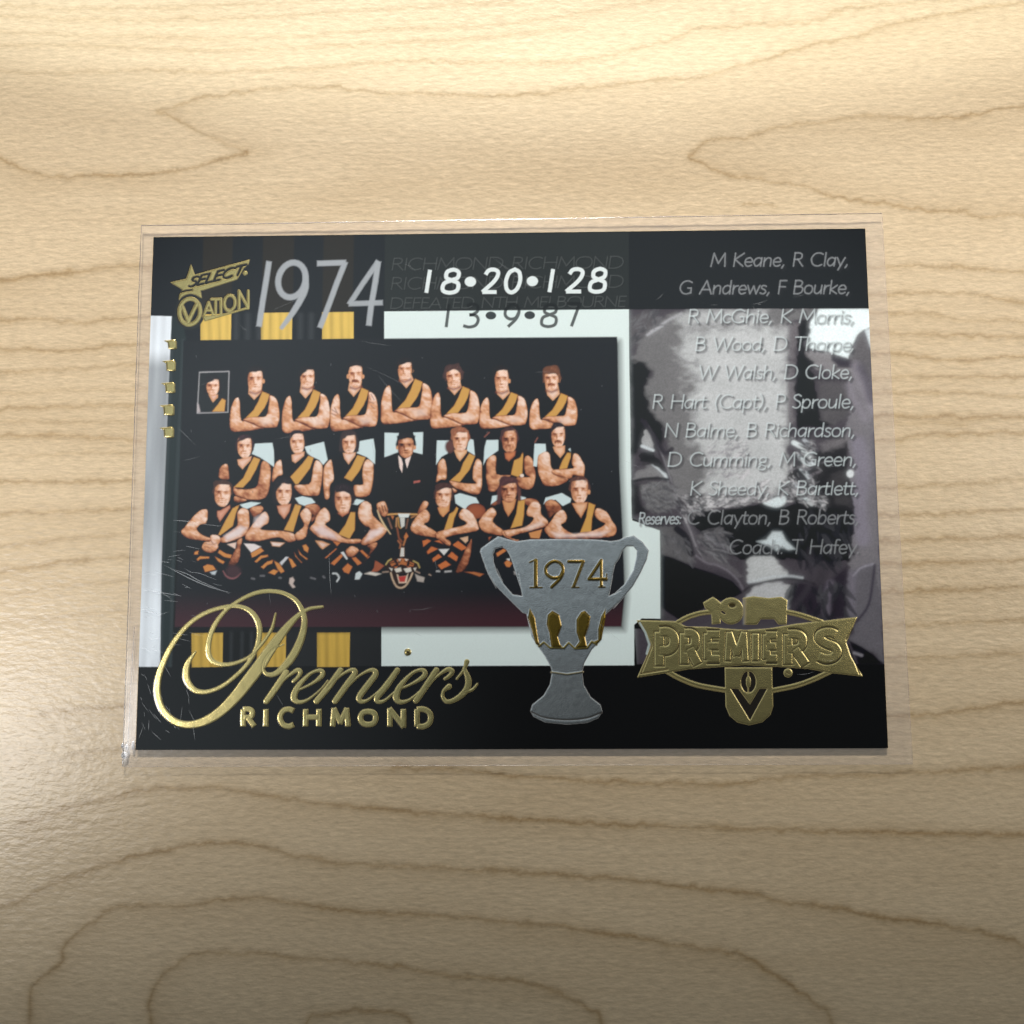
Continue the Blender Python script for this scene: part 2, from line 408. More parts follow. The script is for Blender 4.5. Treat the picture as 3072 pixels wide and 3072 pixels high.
def put(w, d, color, soft, alpha, pid, edge=None, mid=None, rim=(4, 12), foil=None, h=None, jit=0, grow=0.2):
    if jit: d = d + (noise2(X[w], Y[w], 17, 9, 51) - 0.5) * jit + (noise2(X[w], Y[w], 44, 30, 52) - 0.5) * jit
    a = np.clip(d / soft + 0.5, 0, 1) * alpha
    c = np.broadcast_to(lin(color), d.shape + (3,)) if not callable(color) else (color(X[w], Y[w], d) if getattr(color, 'deep', False) else color(X[w], Y[w]))
    if edge is not None:
        md = lin(mid if mid is not None else color)
        k1 = ss(0, rim[0], d)[..., None]; k2 = ss(rim[0] * 0.6, rim[1], d)[..., None]
        c = lin(edge) * (1 - k1) + (md * (1 - k2) + c * k2) * k1
    INK[w] = INK[w] * (1 - a[..., None]) + c * a[..., None]
    if foil is not None: FOIL[w] = FOIL[w] * (1 - a) + foil * a
    elif alpha > 0.3: FOIL[w] *= (1 - a)
    if h is not None:
        hh = h[0] * np.clip(d / h[1] + 0.3, 0, 1)
        HGT[w] = np.where(a > 0.01, np.maximum(HGT[w] * (1 - a), hh) if h[0] > 0 else HGT[w] * (1 - a), HGT[w])
    if pid is not None: PID[w] = np.where(d > -grow, pid, PID[w])

def fill(p, color, soft=2.5, alpha=1.0, pid=None, smooth=0, **k):
    p = np.array(p, float)
    if smooth: p = spline(p, smooth, True)
    w = win(p, soft + 3)
    put(w, sdf_poly(p, w), color, soft, alpha, pid, **k)

def stroke(p, wd, color, soft=2.5, alpha=1.0, pid=None, smooth=0, square=False, **k):
    p = np.array(p, float)
    if smooth:
        if not np.isscalar(wd):
            q = spline(np.column_stack([p, np.array(wd, float)]), smooth); p, wd = q[:, :2], q[:, 2]
        else: p = spline(p, smooth)
    w = win(p, float(np.max(wd)) / 2 + soft + 3 + k.get('grow', 0))
    put(w, sdf_box(p, float(wd), w) if square else sdf_line(p, wd, w), color, soft, alpha, pid, **k)

def ell(c, rx, ry, rot=0, n=28):
    t = np.linspace(0, 2 * math.pi, n, endpoint=False)
    x, y = rx * np.cos(t), ry * np.sin(t)
    return np.column_stack([c[0] + x * math.cos(rot) - y * math.sin(rot), c[1] + x * math.sin(rot) + y * math.cos(rot)])

# ---- a thin humanist stroke alphabet (y up, capitals 1 high); '~' marks a curved stroke
GL = {}
def g(ch, adv, *st):
    out = []
    for s in st:
        cv = s.startswith('~'); pts = np.array([tuple(map(float, t.split(','))) for t in s.lstrip('~').split()])
        out.append(spline(pts, 5) if cv and len(pts) > 2 else pts)
    GL[ch] = (adv, out)
g(' ', .40)
g('A', .74, '.02,0 .36,1 .70,0', '.14,.33 .58,.33'); g('B', .62, '.08,0 .08,1', '~.08,1 .34,1 .48,.87 .45,.66 .30,.55 .08,.55', '~.08,.55 .34,.55 .54,.42 .52,.14 .34,0 .08,0')
g('C', .74, '~.68,.90 .48,1 .24,.94 .08,.70 .06,.40 .20,.10 .45,0 .68,.10'); g('D', .80, '.08,0 .08,1', '~.08,1 .40,1 .66,.82 .74,.50 .66,.18 .40,0 .08,0')
g('E', .52, '.46,1 .08,1 .08,0 .46,0', '.08,.53 .42,.53'); g('F', .50, '.46,1 .08,1 .08,0', '.08,.53 .42,.53')
g('G', .80, '~.70,.88 .48,1 .24,.94 .08,.70 .06,.40 .20,.10 .45,0 .70,.10', '.70,.08 .70,.45 .50,.45'); g('H', .76, '.08,0 .08,1', '.68,0 .68,1', '.08,.53 .68,.53')
g('I', .20, '.10,0 .10,1'); g('K', .64, '.08,0 .08,1', '.58,1 .10,.52 .60,0'); g('L', .50, '.08,1 .08,0 .46,0')
g('M', .88, '.04,0 .12,1 .44,.22 .76,1 .84,0'); g('N', .78, '.08,0 .08,1 .70,0 .70,1'); g('O', .86, '~.43,1 .18,.92 .05,.66 .05,.34 .18,.08 .43,0 .68,.08 .81,.34 .81,.66 .68,.92 .43,1')
g('P', .56, '.08,0 .08,1', '~.08,1 .34,1 .50,.86 .50,.60 .34,.46 .08,.46'); g('R', .62, '.08,0 .08,1', '~.08,1 .34,1 .49,.87 .47,.62 .32,.52 .08,.52', '.28,.52 .60,0')
g('S', .50, '~.43,.90 .28,1 .10,.93 .07,.75 .20,.58 .38,.45 .45,.24 .36,.05 .20,0 .05,.09'); g('T', .62, '.02,1 .60,1', '.31,1 .31,0'); g('U', .74, '~.08,1 .08,.30 .18,.04 .37,0 .56,.04 .66,.30 .66,1')
g('V', .70, '.02,1 .35,0 .68,1'); g('W', 1.06, '.02,1 .28,0 .53,.95 .78,0 1.04,1'); g('Y', .64, '.02,1 .32,.5 .62,1', '.32,.5 .32,0')
X_ = .64
g('a', .56, '~.46,.56 .28,.64 .10,.50 .06,.24 .18,.02 .34,.08 .46,.30', '.48,.64 .46,.0'); g('b', .56, '.08,1 .08,0', '~.08,.40 .24,.63 .42,.58 .49,.34 .40,.06 .24,0 .08,.10')
g('c', .46, '~.42,.57 .26,.64 .10,.52 .06,.28 .16,.05 .30,0 .42,.07'); g('d', .58, '.48,1 .48,0', '~.48,.54 .32,.64 .13,.54 .06,.28 .14,.04 .30,.02 .48,.22')
g('e', .52, '~.07,.32 .46,.34 .40,.58 .26,.64 .10,.52 .06,.26 .16,.03 .30,0 .45,.08'); g('f', .32, '~.34,.98 .22,1 .14,.86 .14,0', '.02,.60 .30,.60')
g('g', .54, '~.44,.60 .26,.64 .10,.54 .10,.34 .24,.24 .40,.32 .42,.52 .30,.63', '~.20,.25 .10,.12 .30,.04 .46,-.08 .38,-.26 .18,-.28 .06,-.16 .18,.04')
g('h', .56, '.08,1 .08,0', '~.08,.36 .22,.60 .38,.62 .46,.48 .46,0'); g('i', .20, '.10,.63 .10,0', '.10,.86 .10,.90'); g('k', .50, '.08,1 .08,0', '.44,.63 .09,.30 .46,0')
g('l', .20, '.10,1 .10,0'); g('m', .86, '.08,.63 .08,0', '~.08,.38 .20,.60 .34,.62 .42,.48 .42,0', '~.42,.38 .54,.60 .68,.62 .76,.48 .76,0'); g('n', .56, '.08,.63 .08,0', '~.08,.36 .22,.60 .38,.62 .46,.48 .46,0')
g('o', .56, '~.28,.64 .12,.56 .05,.32 .12,.07 .28,0 .44,.07 .51,.32 .44,.56 .28,.64'); g('p', .56, '.08,.63 .08,-.30', '~.08,.40 .24,.63 .42,.58 .49,.34 .40,.06 .24,0 .08,.10'); g('r', .36, '.08,.63 .08,0', '~.08,.34 .18,.56 .34,.62')
g('s', .40, '~.34,.57 .20,.64 .08,.55 .12,.40 .28,.30 .35,.15 .26,.01 .14,0 .04,.06'); g('t', .34, '~.14,.88 .12,.20 .18,.01 .32,.04', '.02,.62 .32,.62'); g('u', .56, '~.08,.63 .08,.18 .18,.01 .34,.06 .46,.28', '.47,.63 .47,0')
g('v', .50, '.03,.63 .25,0 .47,.63'); g('w', .76, '.03,.63 .20,0 .38,.60 .56,0 .73,.63'); g('y', .50, '.03,.63 .26,.02', '.48,.63 .16,-.30')
g(',', .24, '.14,.08 .06,-.14'); g('.', .22, '.10,.02 .11,.05'); g(':', .22, '.10,.02 .11,.05', '.10,.50 .11,.53'); g('(', .30, '~.26,1.05 .12,.72 .10,.30 .22,-.14'); g(')', .30, '~.06,1.05 .20,.72 .20,.30 .04,-.14')
g('0', .62, '~.31,1 .14,.86 .07,.5 .14,.14 .31,0 .48,.14 .55,.5 .48,.86 .31,1'); g('1', .30, '.15,1 .15,0'); g('2', .58, '~.06,.78 .14,.95 .30,1 .46,.92 .49,.74 .40,.50 .20,.22 .04,.02', '.04,.02 .54,.02')
g('3', .56, '~.08,.92 .24,1 .42,.92 .44,.70 .32,.56 .20,.53', '~.20,.53 .40,.50 .50,.32 .44,.08 .24,0 .04,.06'); g('7', .56, '.03,1 .52,1 .20,0'); g('8', .58, '~.29,.54 .12,.66 .12,.90 .29,1 .46,.90 .46,.66 .29,.54 .08,.40 .08,.10 .29,0 .50,.10 .50,.40 .29,.54')
g('9', .60, '~.53,.66 .44,.40 .24,.36 .08,.52 .08,.80 .26,1 .44,.94 .53,.70 .46,.36 .22,0'); g('4', .62, '.44,0 .44,1 .04,.28 .60,.28')

def text(s, p0, p1, up, wd, color, **k):
    """Letters from p0 to p1 (photo pixels); up = the vector of one capital height (slanted for italics)."""
    p0, p1, up = map(lambda v: np.array(v, float), (p0, p1, up))
    tot = sum(GL[c][0] for c in s) - 0.06
    ex = (p1 - p0) / tot; x = 0.0
    for c in s:
        adv, st = GL[c]
        for q in st:
            stroke(p0 + np.outer(q[:, 0] + x, ex) + np.outer(q[:, 1], up), wd, color, **k)
        x += adv

def letter(ch, f, x0, x1, yt, yb, wd, color, shear=0.0, **k):
    st = GL[ch][1]; a = np.vstack(st); lo, hi = a[:, 0].min(), a[:, 0].max()
    for q in st:
        u = (q[:, 0] - lo) / max(hi - lo, 1e-6) if hi > lo else q[:, 0] * 0 + 0.5
        x = x0 + u * (x1 - x0) + shear * q[:, 1] * (yb - yt)
        stroke(f(np.column_stack([x, yb - q[:, 1] * (yb - yt)])), wd * f.s, color, **k)

def grad(y0, c0, y1, c1, axis=1):
    a, b = lin(c0), lin(c1)
    def f(x, y):
        t = ss(y0, y1, y if axis else x)[..., None]
        return a * (1 - t) + b * t
    return f

# ---- ground inks
BLK = (13, 13, 14)
INK[:] = lin(BLK)
WHITE = (212, 227, 227)
stripe_p = part('striped_band'); panel_p = part('score_panel'); strip_p = part('blurred_strip'); white_p = part('white_panel')
team_p = part('team_photograph'); port_p = part('cup_photograph'); roll_p = part('name_heading')
fill(F1('258,196 1750,165 1745,860 380,860 380,705 238,705'), (19, 22, 27), pid=stripe_p)
for a, b in ((580, 770), (965, 1165), (1355, 1550)):
    fill(F1([(a, 180), (b, 180), (b - 10, 690), (a - 10, 690)]), (35, 31, 26), soft=4)
fill(F2('118,120 1690,98 1690,618 113,632'), (31, 35, 35), soft=4, pid=panel_p)
fill(F3('100,140 1626,140 1655,655 103,660'), (17, 19, 22), soft=3, pid=roll_p)
# left blurred strip
fill(np.vstack([F1('228,702 377,706'), F6('312,0 303,645'), F6('135,645 165,0')]),
     lambda x, y: lin((222, 231, 240)) * (1.0 - 0.56 * ss(1040, 1110, y) * (1 - ss(1500, 1900, y)))[..., None]
     * (0.80 + 0.36 * noise2(x + (y - 1300) * 0.045, y, 14, 190, 21))[..., None], soft=3, pid=strip_p)
fill(np.vstack([F1('377,708 440,706 470,860'), F6('400,0 375,645 303,645 312,0')]), (30, 40, 42), soft=5, pid=stripe_p)
for k in range(2):
    q = np.vstack([F1([(380 + 70 * k, 860)]), F6([(318 + 66 * k, 0)]), F6([(308 + 60 * k, 640)])])
    stroke(q, 7, (62, 70, 74), soft=9, alpha=0.45)
# white panels behind the team photograph
WP = [F2('113,632 1689,618 1692,1073'), F4('105,60 118,900 122,990 180,1010 300,1055 302,1288'), R5('545,0 545,990 330,985 242,1060 242,1530'), F7('95,640 95,390'), F2('400,900 113,900')]
fill(np.vstack(WP), WHITE, soft=2.5, pid=white_p)
fill(F7('60,380 92,380 92,640 -640,640 -640,385'), (30, 31, 33), pid=stripe_p)
# yellow squares
YEL = (226, 184, 72)
def yel(q, c):
    x0, x1 = q[:, 0].min(), q[:, 0].max()
    def col(x, y):
        u = (x - x0 - (950 - y) * 0.0) / (x1 - x0)
        k = 1 - 0.24 * np.exp(-((u - .30) / .07) ** 2) - 0.20 * np.exp(-((u - .62) / .06) ** 2) - 0.22 * np.exp(-((u - .02) / .07) ** 2) - 0.12 * np.exp(-((u - .85) / .06) ** 2)
        return lin(c) * (k * (0.94 + 0.12 * noise2(x, y, 6, 60, 31)))[..., None]
    fill(q, col, soft=3, pid=stripe_p)
for q in ('560,695 760,690 757,858 562,860', '950,684 1152,681 1150,855 950,857', '1345,680 1548,678 1547,850 1345,853'): yel(F1(q), (214, 182, 92))
for q in ('503,428 706,425 703,645 505,648', '925,425 1112,425 1110,645 925,646', '1312,425 1524,424 1520,645 1312,646'): yel(F6(q), (198, 164, 72))
for x in (792, 866, 940, 1205, 1275):
    stroke(F1([(x, 700), (x - 2, 850)]), 14, (58, 62, 66), soft=16, alpha=0.6)
for x in (760, 830, 890): stroke(F6([(x, 425), (x - 4, 640)]), 9, (52, 56, 60), soft=9, alpha=0.55)
# team photograph with its soft printed edge
tp = np.vstack([F1('452,862 1750,850'), F2('115,806 1612,795'), G3('1680,0 1690,700 1700,1412'), G6('1715,400 1740,900 1760,1486'), F7('1640,385 95,388'), F6('1720,388 395,388 412,0')])
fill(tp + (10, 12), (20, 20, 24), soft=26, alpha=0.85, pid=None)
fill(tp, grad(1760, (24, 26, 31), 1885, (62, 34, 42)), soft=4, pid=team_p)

# ---- right photograph: a silver cup close up, in greys
def grey(q, c, **k):
    c = np.array(c, float); c = c.mean() + 0.45 * (c - c.mean())
    fill(q, lambda x, y: lin(c) * (0.90 + 0.12 * noise2(x + y * 0.4, y, 8, 5, 41) + 0.14 * noise2(x, y, 60, 34, 42))[..., None], **dict(dict(soft=15, smooth=0, jit=10), **k))
pr = np.vstack([F3('103,660 1652,655'), F4('1690,600 1730,1100'), F5('1755,630 152,630'), F5('135,400 303,395 303,0'), R3('590,1310 400,1250 300,1180 230,1155 215,0')])
BEHIND = INK.copy()
fill(pr, (74, 70, 76), pid=port_p)
PP = dict(pid=None)
grey(np.vstack([R1('215,240 420,130 560,200 600,300 430,400 330,560 215,640')]), (84, 78, 86))
grey(np.vstack([R1('215,750 400,730 490,900 420,1100 500,1420 640,1560'), R3('620,330 350,260 230,420 218,0')]), (36, 35, 38))
grey(np.vstack([R1('240,740 310,590 440,375 700,205 905,110'), R2('1080,110 960,240 800,270 700,330 690,1600'), R4('640,140 630,640 480,790'), R3('1900,900 1300,960 920,950 780,880 720,700 650,520 700,300'), R1('640,1560 500,1400 420,1080 490,900 420,770')]), (108, 107, 112), soft=14, jit=16)
for q in ('430,440 560,350 700,250 860,170', '480,400 620,320'): stroke(R1(q), 7, (168, 170, 176), soft=8, smooth=5)
grey(np.vstack([R1('850,420 1250,320 1932,300'), R2('700,310 690,1000 700,1680'), R4('640,120 625,640 490,760'), R3('1900,890 1220,950 1150,720 1180,560 1080,300 1010,100'), R1('1000,1450 960,1180 1030,1020 900,900 1010,760 840,640')]), (172, 179, 185), soft=44, jit=34)
grey(R1('920,115 1932,115 1932,250 1250,290 900,380 800,250'), (158, 164, 170), soft=20)
fill(R2('1080,110 1735,110 1745,330 1660,380 1560,450 1500,570 1445,735 1240,670 940,600 950,420 970,260'), (222, 234, 238), soft=6)
grey(R2('700,320 800,270 945,225 935,460 800,560 780,900 770,1600 700,1640 690,900'), (104, 96, 106))
grey(R2('830,250 945,230 930,450 870,560 900,660 1030,775 950,860 1040,1000 1060,1250 1110,1480 1260,1580 800,1640 780,900 800,600'), (36, 34, 38), soft=7)
grey(R2('1060,1020 1430,1020 1500,1380 1380,1500 1250,1580 1110,1480'), (84, 79, 86))
grey(R2('920,660 1060,640 1240,690 1330,780 1300,860 1500,840 1540,1010 1430,1020 1010,830 1040,790'), (122, 118, 126), soft=6)
fill(R2('1230,690 1420,745 1500,800 1490,850 1320,830 1240,760'), (58, 54, 62), soft=8)
grey(R2('1500,590 1560,450 1655,385 1700,560 1760,700 1765,980 1680,1000 1600,850 1540,820 1440,760'), (96, 91, 99), soft=6)
fill(R2('1660,390 1745,340 1765,560 1740,640'), (205, 215, 222), soft=7)
right = np.vstack([R2('1540,830 1640,940 1700,1010 1775,980 1800,1680'), R4('1665,400 1710,1546'), R6('1740,700 1300,980 1330,500'), R4('1370,1400 1360,900 1340,300 1250,130'), R2('1500,1380 1430,1020')])
grey(right, (112, 107, 119), soft=8)
for q, w_, c in ((R2('1540,830 1640,1100 1760,1400'), 26, (140, 136, 146)), (R2('1460,1090 1520,1250 1660,1500'), 22, (132, 128, 138)), (R4('1450,200 1500,500 1460,900 1500,1300'), 46, (128, 124, 138)), (R2('1600,860 1690,1050 1740,1250'), 30, (82, 78, 88))):
    stroke(q, w_ , c, soft=20, alpha=0.7, smooth=5)
stroke(np.vstack([R4('1640,100 1690,700 1715,1300'), R6('1740,500 1760,1100')]), 16, (80, 75, 86), soft=14, alpha=0.6)
grey(R4('640,560 760,400 900,330 1100,260 1330,150 1340,650 1400,1000 1330,1546 640,1546 560,1230 700,950 620,700'), (46, 43, 47), soft=7)
grey(R4('1120,560 1300,500 1340,900 1180,880'), (66, 62, 67))
grey(R4('1000,200 1250,100 1360,140 1260,220 1050,280'), (104, 98, 106))
grey(np.vstack([R3('1000,1085 1300,1040 1600,1010 1932,950'), R4('600,930 760,830 1000,900 1390,1000 1400,1180 1320,1546 100,1546 -150,1450'), R3('1100,1330 1000,1200')]), (27, 26, 29), soft=6)
# printed bright strokes and thin lines
for q, w_, c in (('700,185 780,230 830,290 880,340', 15, (214, 224, 228)), ('735,320 800,380 860,440 940,415', 12, (206, 216, 222)), ('860,320 940,300', 8, (190, 198, 204)), ('790,490 840,540 880,595', 13, (190, 198, 204)), ('780,830 850,850 910,890', 15, (196, 206, 210)), ('820,150 880,210', 12, (176, 182, 190)), ('640,660 750,690 900,700', 18, (176, 184, 190)), ('1000,860 1050,910', 9, (190, 196, 202)), ('900,560 1000,520', 8, (110, 106, 112))):
    stroke(R4(q), w_, c, soft=5, smooth=4)
fill(ell(R4('1355,545')[0], 11, 12), (215, 222, 226), soft=4)
fill(R4('340,885 450,835 590,800 610,870 560,920 470,935'), (206, 218, 222), soft=6, smooth=4)
fill(R4('455,1215 560,1215 610,1320 720,1420 640,1430 560,1400 500,1440 400,1380 270,1330 380,1310'), (190, 201, 206), soft=7)
for x0, y0, x1, y1, c in ((1200, 330, 1400, 320, 140), (1400, 320, 1470, 370, 120), (1820, 740, 1932, 680, 110), (1210, 870, 1580, 860, 100), (1480, 310, 1560, 240, 130), (1600, 640, 1690, 580, 120), (1400, 620, 1520, 600, 140), (1180, 960, 1500, 940, 130), (1450, 1000, 1640, 940, 200), (1640, 930, 1780, 880, 190), (1500, 420, 1600, 340, 200), (1620, 650, 1700, 560, 205)):
    stroke(R3([(x0, y0), (x1, y1)]), 8, (c, c - 2, c + 4), soft=6, alpha=0.8)
for i in range(46):
    x0 = 1130 + random.random() * 800; y0 = 880 + random.random() * 120 - (x0 - 1130) * 0.03
    c = random.choice((70, 90, 200, 215, 150)); stroke(R3([(x0, y0), (x0 + 40 + 60 * random.random(), y0 - 15 - 20 * random.random())]), 5, (c, c, c + 4), soft=4, alpha=0.7)
for i in range(40):
    x0 = 560 + random.random() * 420; y0 = 620 + random.random() * 270
    c = random.choice((40, 60, 190, 210, 150)); stroke(R4([(x0, y0), (x0 + 50 * random.random() + 12, y0 + 30 * (random.random() - 0.6))]), 4.5, (c, c, c + 4), soft=4, alpha=0.7)
# grey shapes and lines on the left
grey(R3('350,235 400,60 430,40 500,180 545,290 490,300'), (150, 154, 160), soft=5)
stroke(R3('360,245 430,270 500,298'), 9, (205, 214, 220), soft=4)
grey(R3('300,560 480,470 620,540 705,660 400,640 250,670'), (116, 116, 122), soft=6)
stroke(R3('500,478 590,540 640,590 700,655'), [7, 10, 12, 14], (205, 214, 220), soft=4, smooth=4)
grey(R3('330,300 500,310 620,460 690,610 480,470 300,470'), (42, 40, 43), soft=6)
grey(R3('330,760 500,680 700,700 780,880 800,1000 700,1060 560,1110 400,1010 350,900'), (106, 105, 110), soft=7)
stroke(R3('240,690 420,655 620,655 700,670'), 8, (34, 33, 36), soft=5, smooth=4)
grey(R3('590,1240 800,1290 940,1480 990,1680 590,1680'), (92, 90, 96), soft=6)
grey(R5('550,0 860,30 930,240 950,385 700,280 550,215'), (92, 90, 96), soft=5)
grey(R3('218,690 330,760 350,1000 420,1080 320,1100 235,1150'), (44, 42, 46))
for q, w_, c in ((R3('400,-60 520,180 700,620 760,800 860,1010 930,1200 1020,1450 1110,1640'), 10, (60, 56, 62)), (R3('440,0 560,210 720,650 780,830'), 4, (128, 126, 132)), (R3('360,-80 500,100 640,330 740,280'), 12, (52, 49, 55)), (R3('840,1010 960,1280 1060,1560'), 26, (84, 81, 87)), (R3('860,1080 960,1290 1040,1500 1140,1660'), 5, (140, 138, 144)), (R3('800,1290 920,1400 980,1600'), 20, (40, 39, 43))):
    stroke(q, w_, c, soft=6, smooth=5)
for i in range(24):
    x0 = 760 + random.random() * 380; y0 = 850 + random.random() * 160
    c = random.choice((40, 50, 60, 150)); stroke(R3([(x0, y0), (x0 + 40 * random.random(), y0 + 30 * random.random())]), 7, (c, c - 3, c + 2), soft=5, alpha=0.7)
for q in ('1045,880 1050,882', '1025,940 1032,944', '1085,945 1090,950', '1095,1020 1102,1028'): stroke(R3(q), 8, (200, 206, 210), soft=4)
grey(R3('1050,1370 1200,1310 1390,1270 1410,1420 1460,1560 1250,1500'), (96, 93, 100), soft=8)
stroke(R3('1180,1380 1290,1450 1420,1560'), 16, (128, 126, 134), soft=8)
grey(R3('1110,1540 1200,1500 1420,1620 1560,1680 1150,1680'), (92, 88, 96), soft=7)
grey(R5('1040,190 1150,150 1290,330 1420,420 1500,500 1450,520 1300,400 1100,330'), (92, 87, 97), soft=7)
fill(R5('550,240 700,285 930,390 1180,470 1400,560 1500,690 1400,740 1260,780 1100,760 1040,880 760,1000 550,860'), (27, 27, 31), soft=7)
grey(R5('550,850 680,990 550,1000'), (70, 65, 74), soft=12)
stroke(R5('960,260 1080,340 1200,370 1320,430 1430,530 1500,640'), 7, (112, 108, 116), soft=4, smooth=5)
stroke(R5('1200,460 1330,490 1440,590'), 9, (66, 63, 69), soft=8, smooth=5)
grey(R6('150,330 200,275 480,270 560,360 620,480 450,540 160,565'), (170, 178, 184), soft=8)
grey(R6('140,700 260,600 500,565 680,610 700,740 640,850 600,880 130,880'), (164, 170, 178), soft=9)
stroke(R6('130,665 210,610 420,552 640,530 800,545 950,590'), 6, (44, 42, 46), soft=5, smooth=5)
stroke(R6('180,570 420,510 640,495 800,515'), 7, (190, 198, 204), soft=6, smooth=5, alpha=0.8)
fill(R6('640,900 690,720 760,560 1000,610 1100,560 1320,380 1340,600 1300,980 1010,1010 800,930'), (52, 48, 55), soft=12)
stroke(R6('960,300 1060,380 1000,560'), 30, (62, 59, 64), soft=20, alpha=0.7)
stroke(R6('1130,600 1080,780 1090,930'), 28, (100, 95, 106), soft=16, smooth=4)
stroke(R6('1200,600 1180,780 1150,960'), 14, (46, 43, 48), soft=12, smooth=4)
grey(R6('1340,420 1640,350 1720,900 1760,1510 1620,1390 1360,1250 1440,1010 1300,980 1310,600'), (96, 92, 106), soft=8)
stroke(R6('1390,490 1480,400 1620,355'), 6, (142, 140, 152), soft=5, smooth=4)
stroke(R6('1640,370 1590,740 1540,880 1440,1010'), 8, (62, 58, 68), soft=6, smooth=5)
stroke(R6('1380,480 1370,900'), 20, (118, 114, 126), soft=18, alpha=0.7)
fill(R6('1340,1240 1500,1320 1620,1400 1740,1515 1450,1515'), (28, 27, 31), soft=6)
stroke(R6('1400,1385 1490,1415'), 8, (140, 138, 146), soft=5)

def scatter(f, pts, n, ln, tones, wd, ang, seed):
    r = np.random.default_rng(seed); p = f(pts); w = win(p, 2)
    lo, hi = p.min(0), p.max(0); k = 0
    while k < n:
        c = lo + r.random(2) * (hi - lo)
        ins = False
        for (xa, ya), (xb, yb) in zip(p, np.roll(p, -1, 0)):
            if (ya > c[1]) != (yb > c[1]) and c[0] < xa + (c[1] - ya) / (yb - ya) * (xb - xa): ins = not ins
        k += 1
        if not ins: continue
        a = r.normal(ang, .45); L = ln * (.4 + r.random()); t = tones[r.integers(len(tones))]
        m = c + np.array([math.cos(a), math.sin(a)]) * L * .5 + r.normal(0, 2, 2)
        stroke([c, m, c + np.array([math.cos(a), math.sin(a)]) * L], [wd * .5, wd * (.7 + .7 * r.random()), wd * .4], (t, t, t + 4), soft=4, alpha=.75, smooth=3)
# chased band of the silver, creases of the cloth, and streaks on the dark foot
scatter(R3, '1120,860 1500,880 1932,660 1932,940 1500,1010 1120,1060 960,960', 420, 22, (60, 96, 140, 196, 214, 120, 168), 4.5, -.35, 1)
scatter(R4, '520,640 700,560 900,620 1060,820 1040,930 760,860 520,800', 300, 18, (46, 70, 110, 188, 214, 150), 4.5, .45, 2)
scatter(R4, '700,180 900,150 960,420 900,700 740,700 660,420', 110, 22, (40, 60, 120, 190, 150), 5, .7, 3)
scatter(R3, '1120,180 1700,200 1700,620 1400,700 1120,640', 130, 20, (120, 132, 150, 190, 200), 4, -.5, 4)
scatter(R3, '760,840 1120,860 1130,1080 900,1160 780,1000', 190, 16, (36, 52, 70, 96, 150, 180), 4.5, .6, 5)
scatter(R3, '330,700 760,700 780,1000 560,1100 380,1000', 150, 18, (84, 96, 112, 124, 70), 5, .3, 6)
scatter(R3, '1050,1280 1400,1250 1480,1600 1200,1660 1000,1500', 90, 34, (60, 76, 100, 120), 6, .7, 7)
scatter(R4, '900,960 1380,980 1340,1540 760,1540 700,1240', 70, 46, (36, 44, 54, 66), 13, 1.25, 8)
scatter(R6, '640,560 1000,600 1300,420 1300,980 800,940', 40, 60, (44, 52, 62, 74), 14, 1.5, 9)
scatter(R5, '550,0 860,30 940,380 700,270', 60, 24, (76, 88, 104), 6, .9, 11)
scatter(R1, '215,240 560,180 560,330 330,560 220,640', 70, 26, (66, 78, 94, 104), 7, -.9, 12)
stroke(R4('640,520 760,470 860,500 980,430 1120,400'), 5, (110, 108, 114), soft=5, smooth=4)
stroke(R6('700,860 860,640 900,420 880,200'), 16, (68, 65, 71), soft=14, smooth=4, alpha=.7)
w = win(pr, 6)
def blur(a, r, n=3):
    for _ in range(n):
        for ax in (0, 1):
            p_ = np.concatenate([np.repeat(a.take([0], ax), r + 1, ax), a, np.repeat(a.take([-1], ax), r, ax)], ax)
            c_ = np.cumsum(p_, ax, dtype=np.float64); k_ = 2 * r + 1
            a = ((c_.take(range(k_, p_.shape[ax]), ax) - c_.take(range(0, p_.shape[ax] - k_), ax)) / k_).astype(np.float32)
    return a
INK[w] = 0.30 * blur(INK[w], 5) + 0.70 * blur(INK[w], 1, 1)
INK[w] = np.clip((INK[w] - .13) * 1.12 + .125, .006, 1) * (0.90 + 0.20 * noise2(X[w], Y[w], 3.2, 3.2, 91))[..., None]
kk = np.clip(sdf_poly(pr, w) / 3 + .5, 0, 1)[..., None]
INK[w] = INK[w] * kk + BEHIND[w] * (1 - kk)

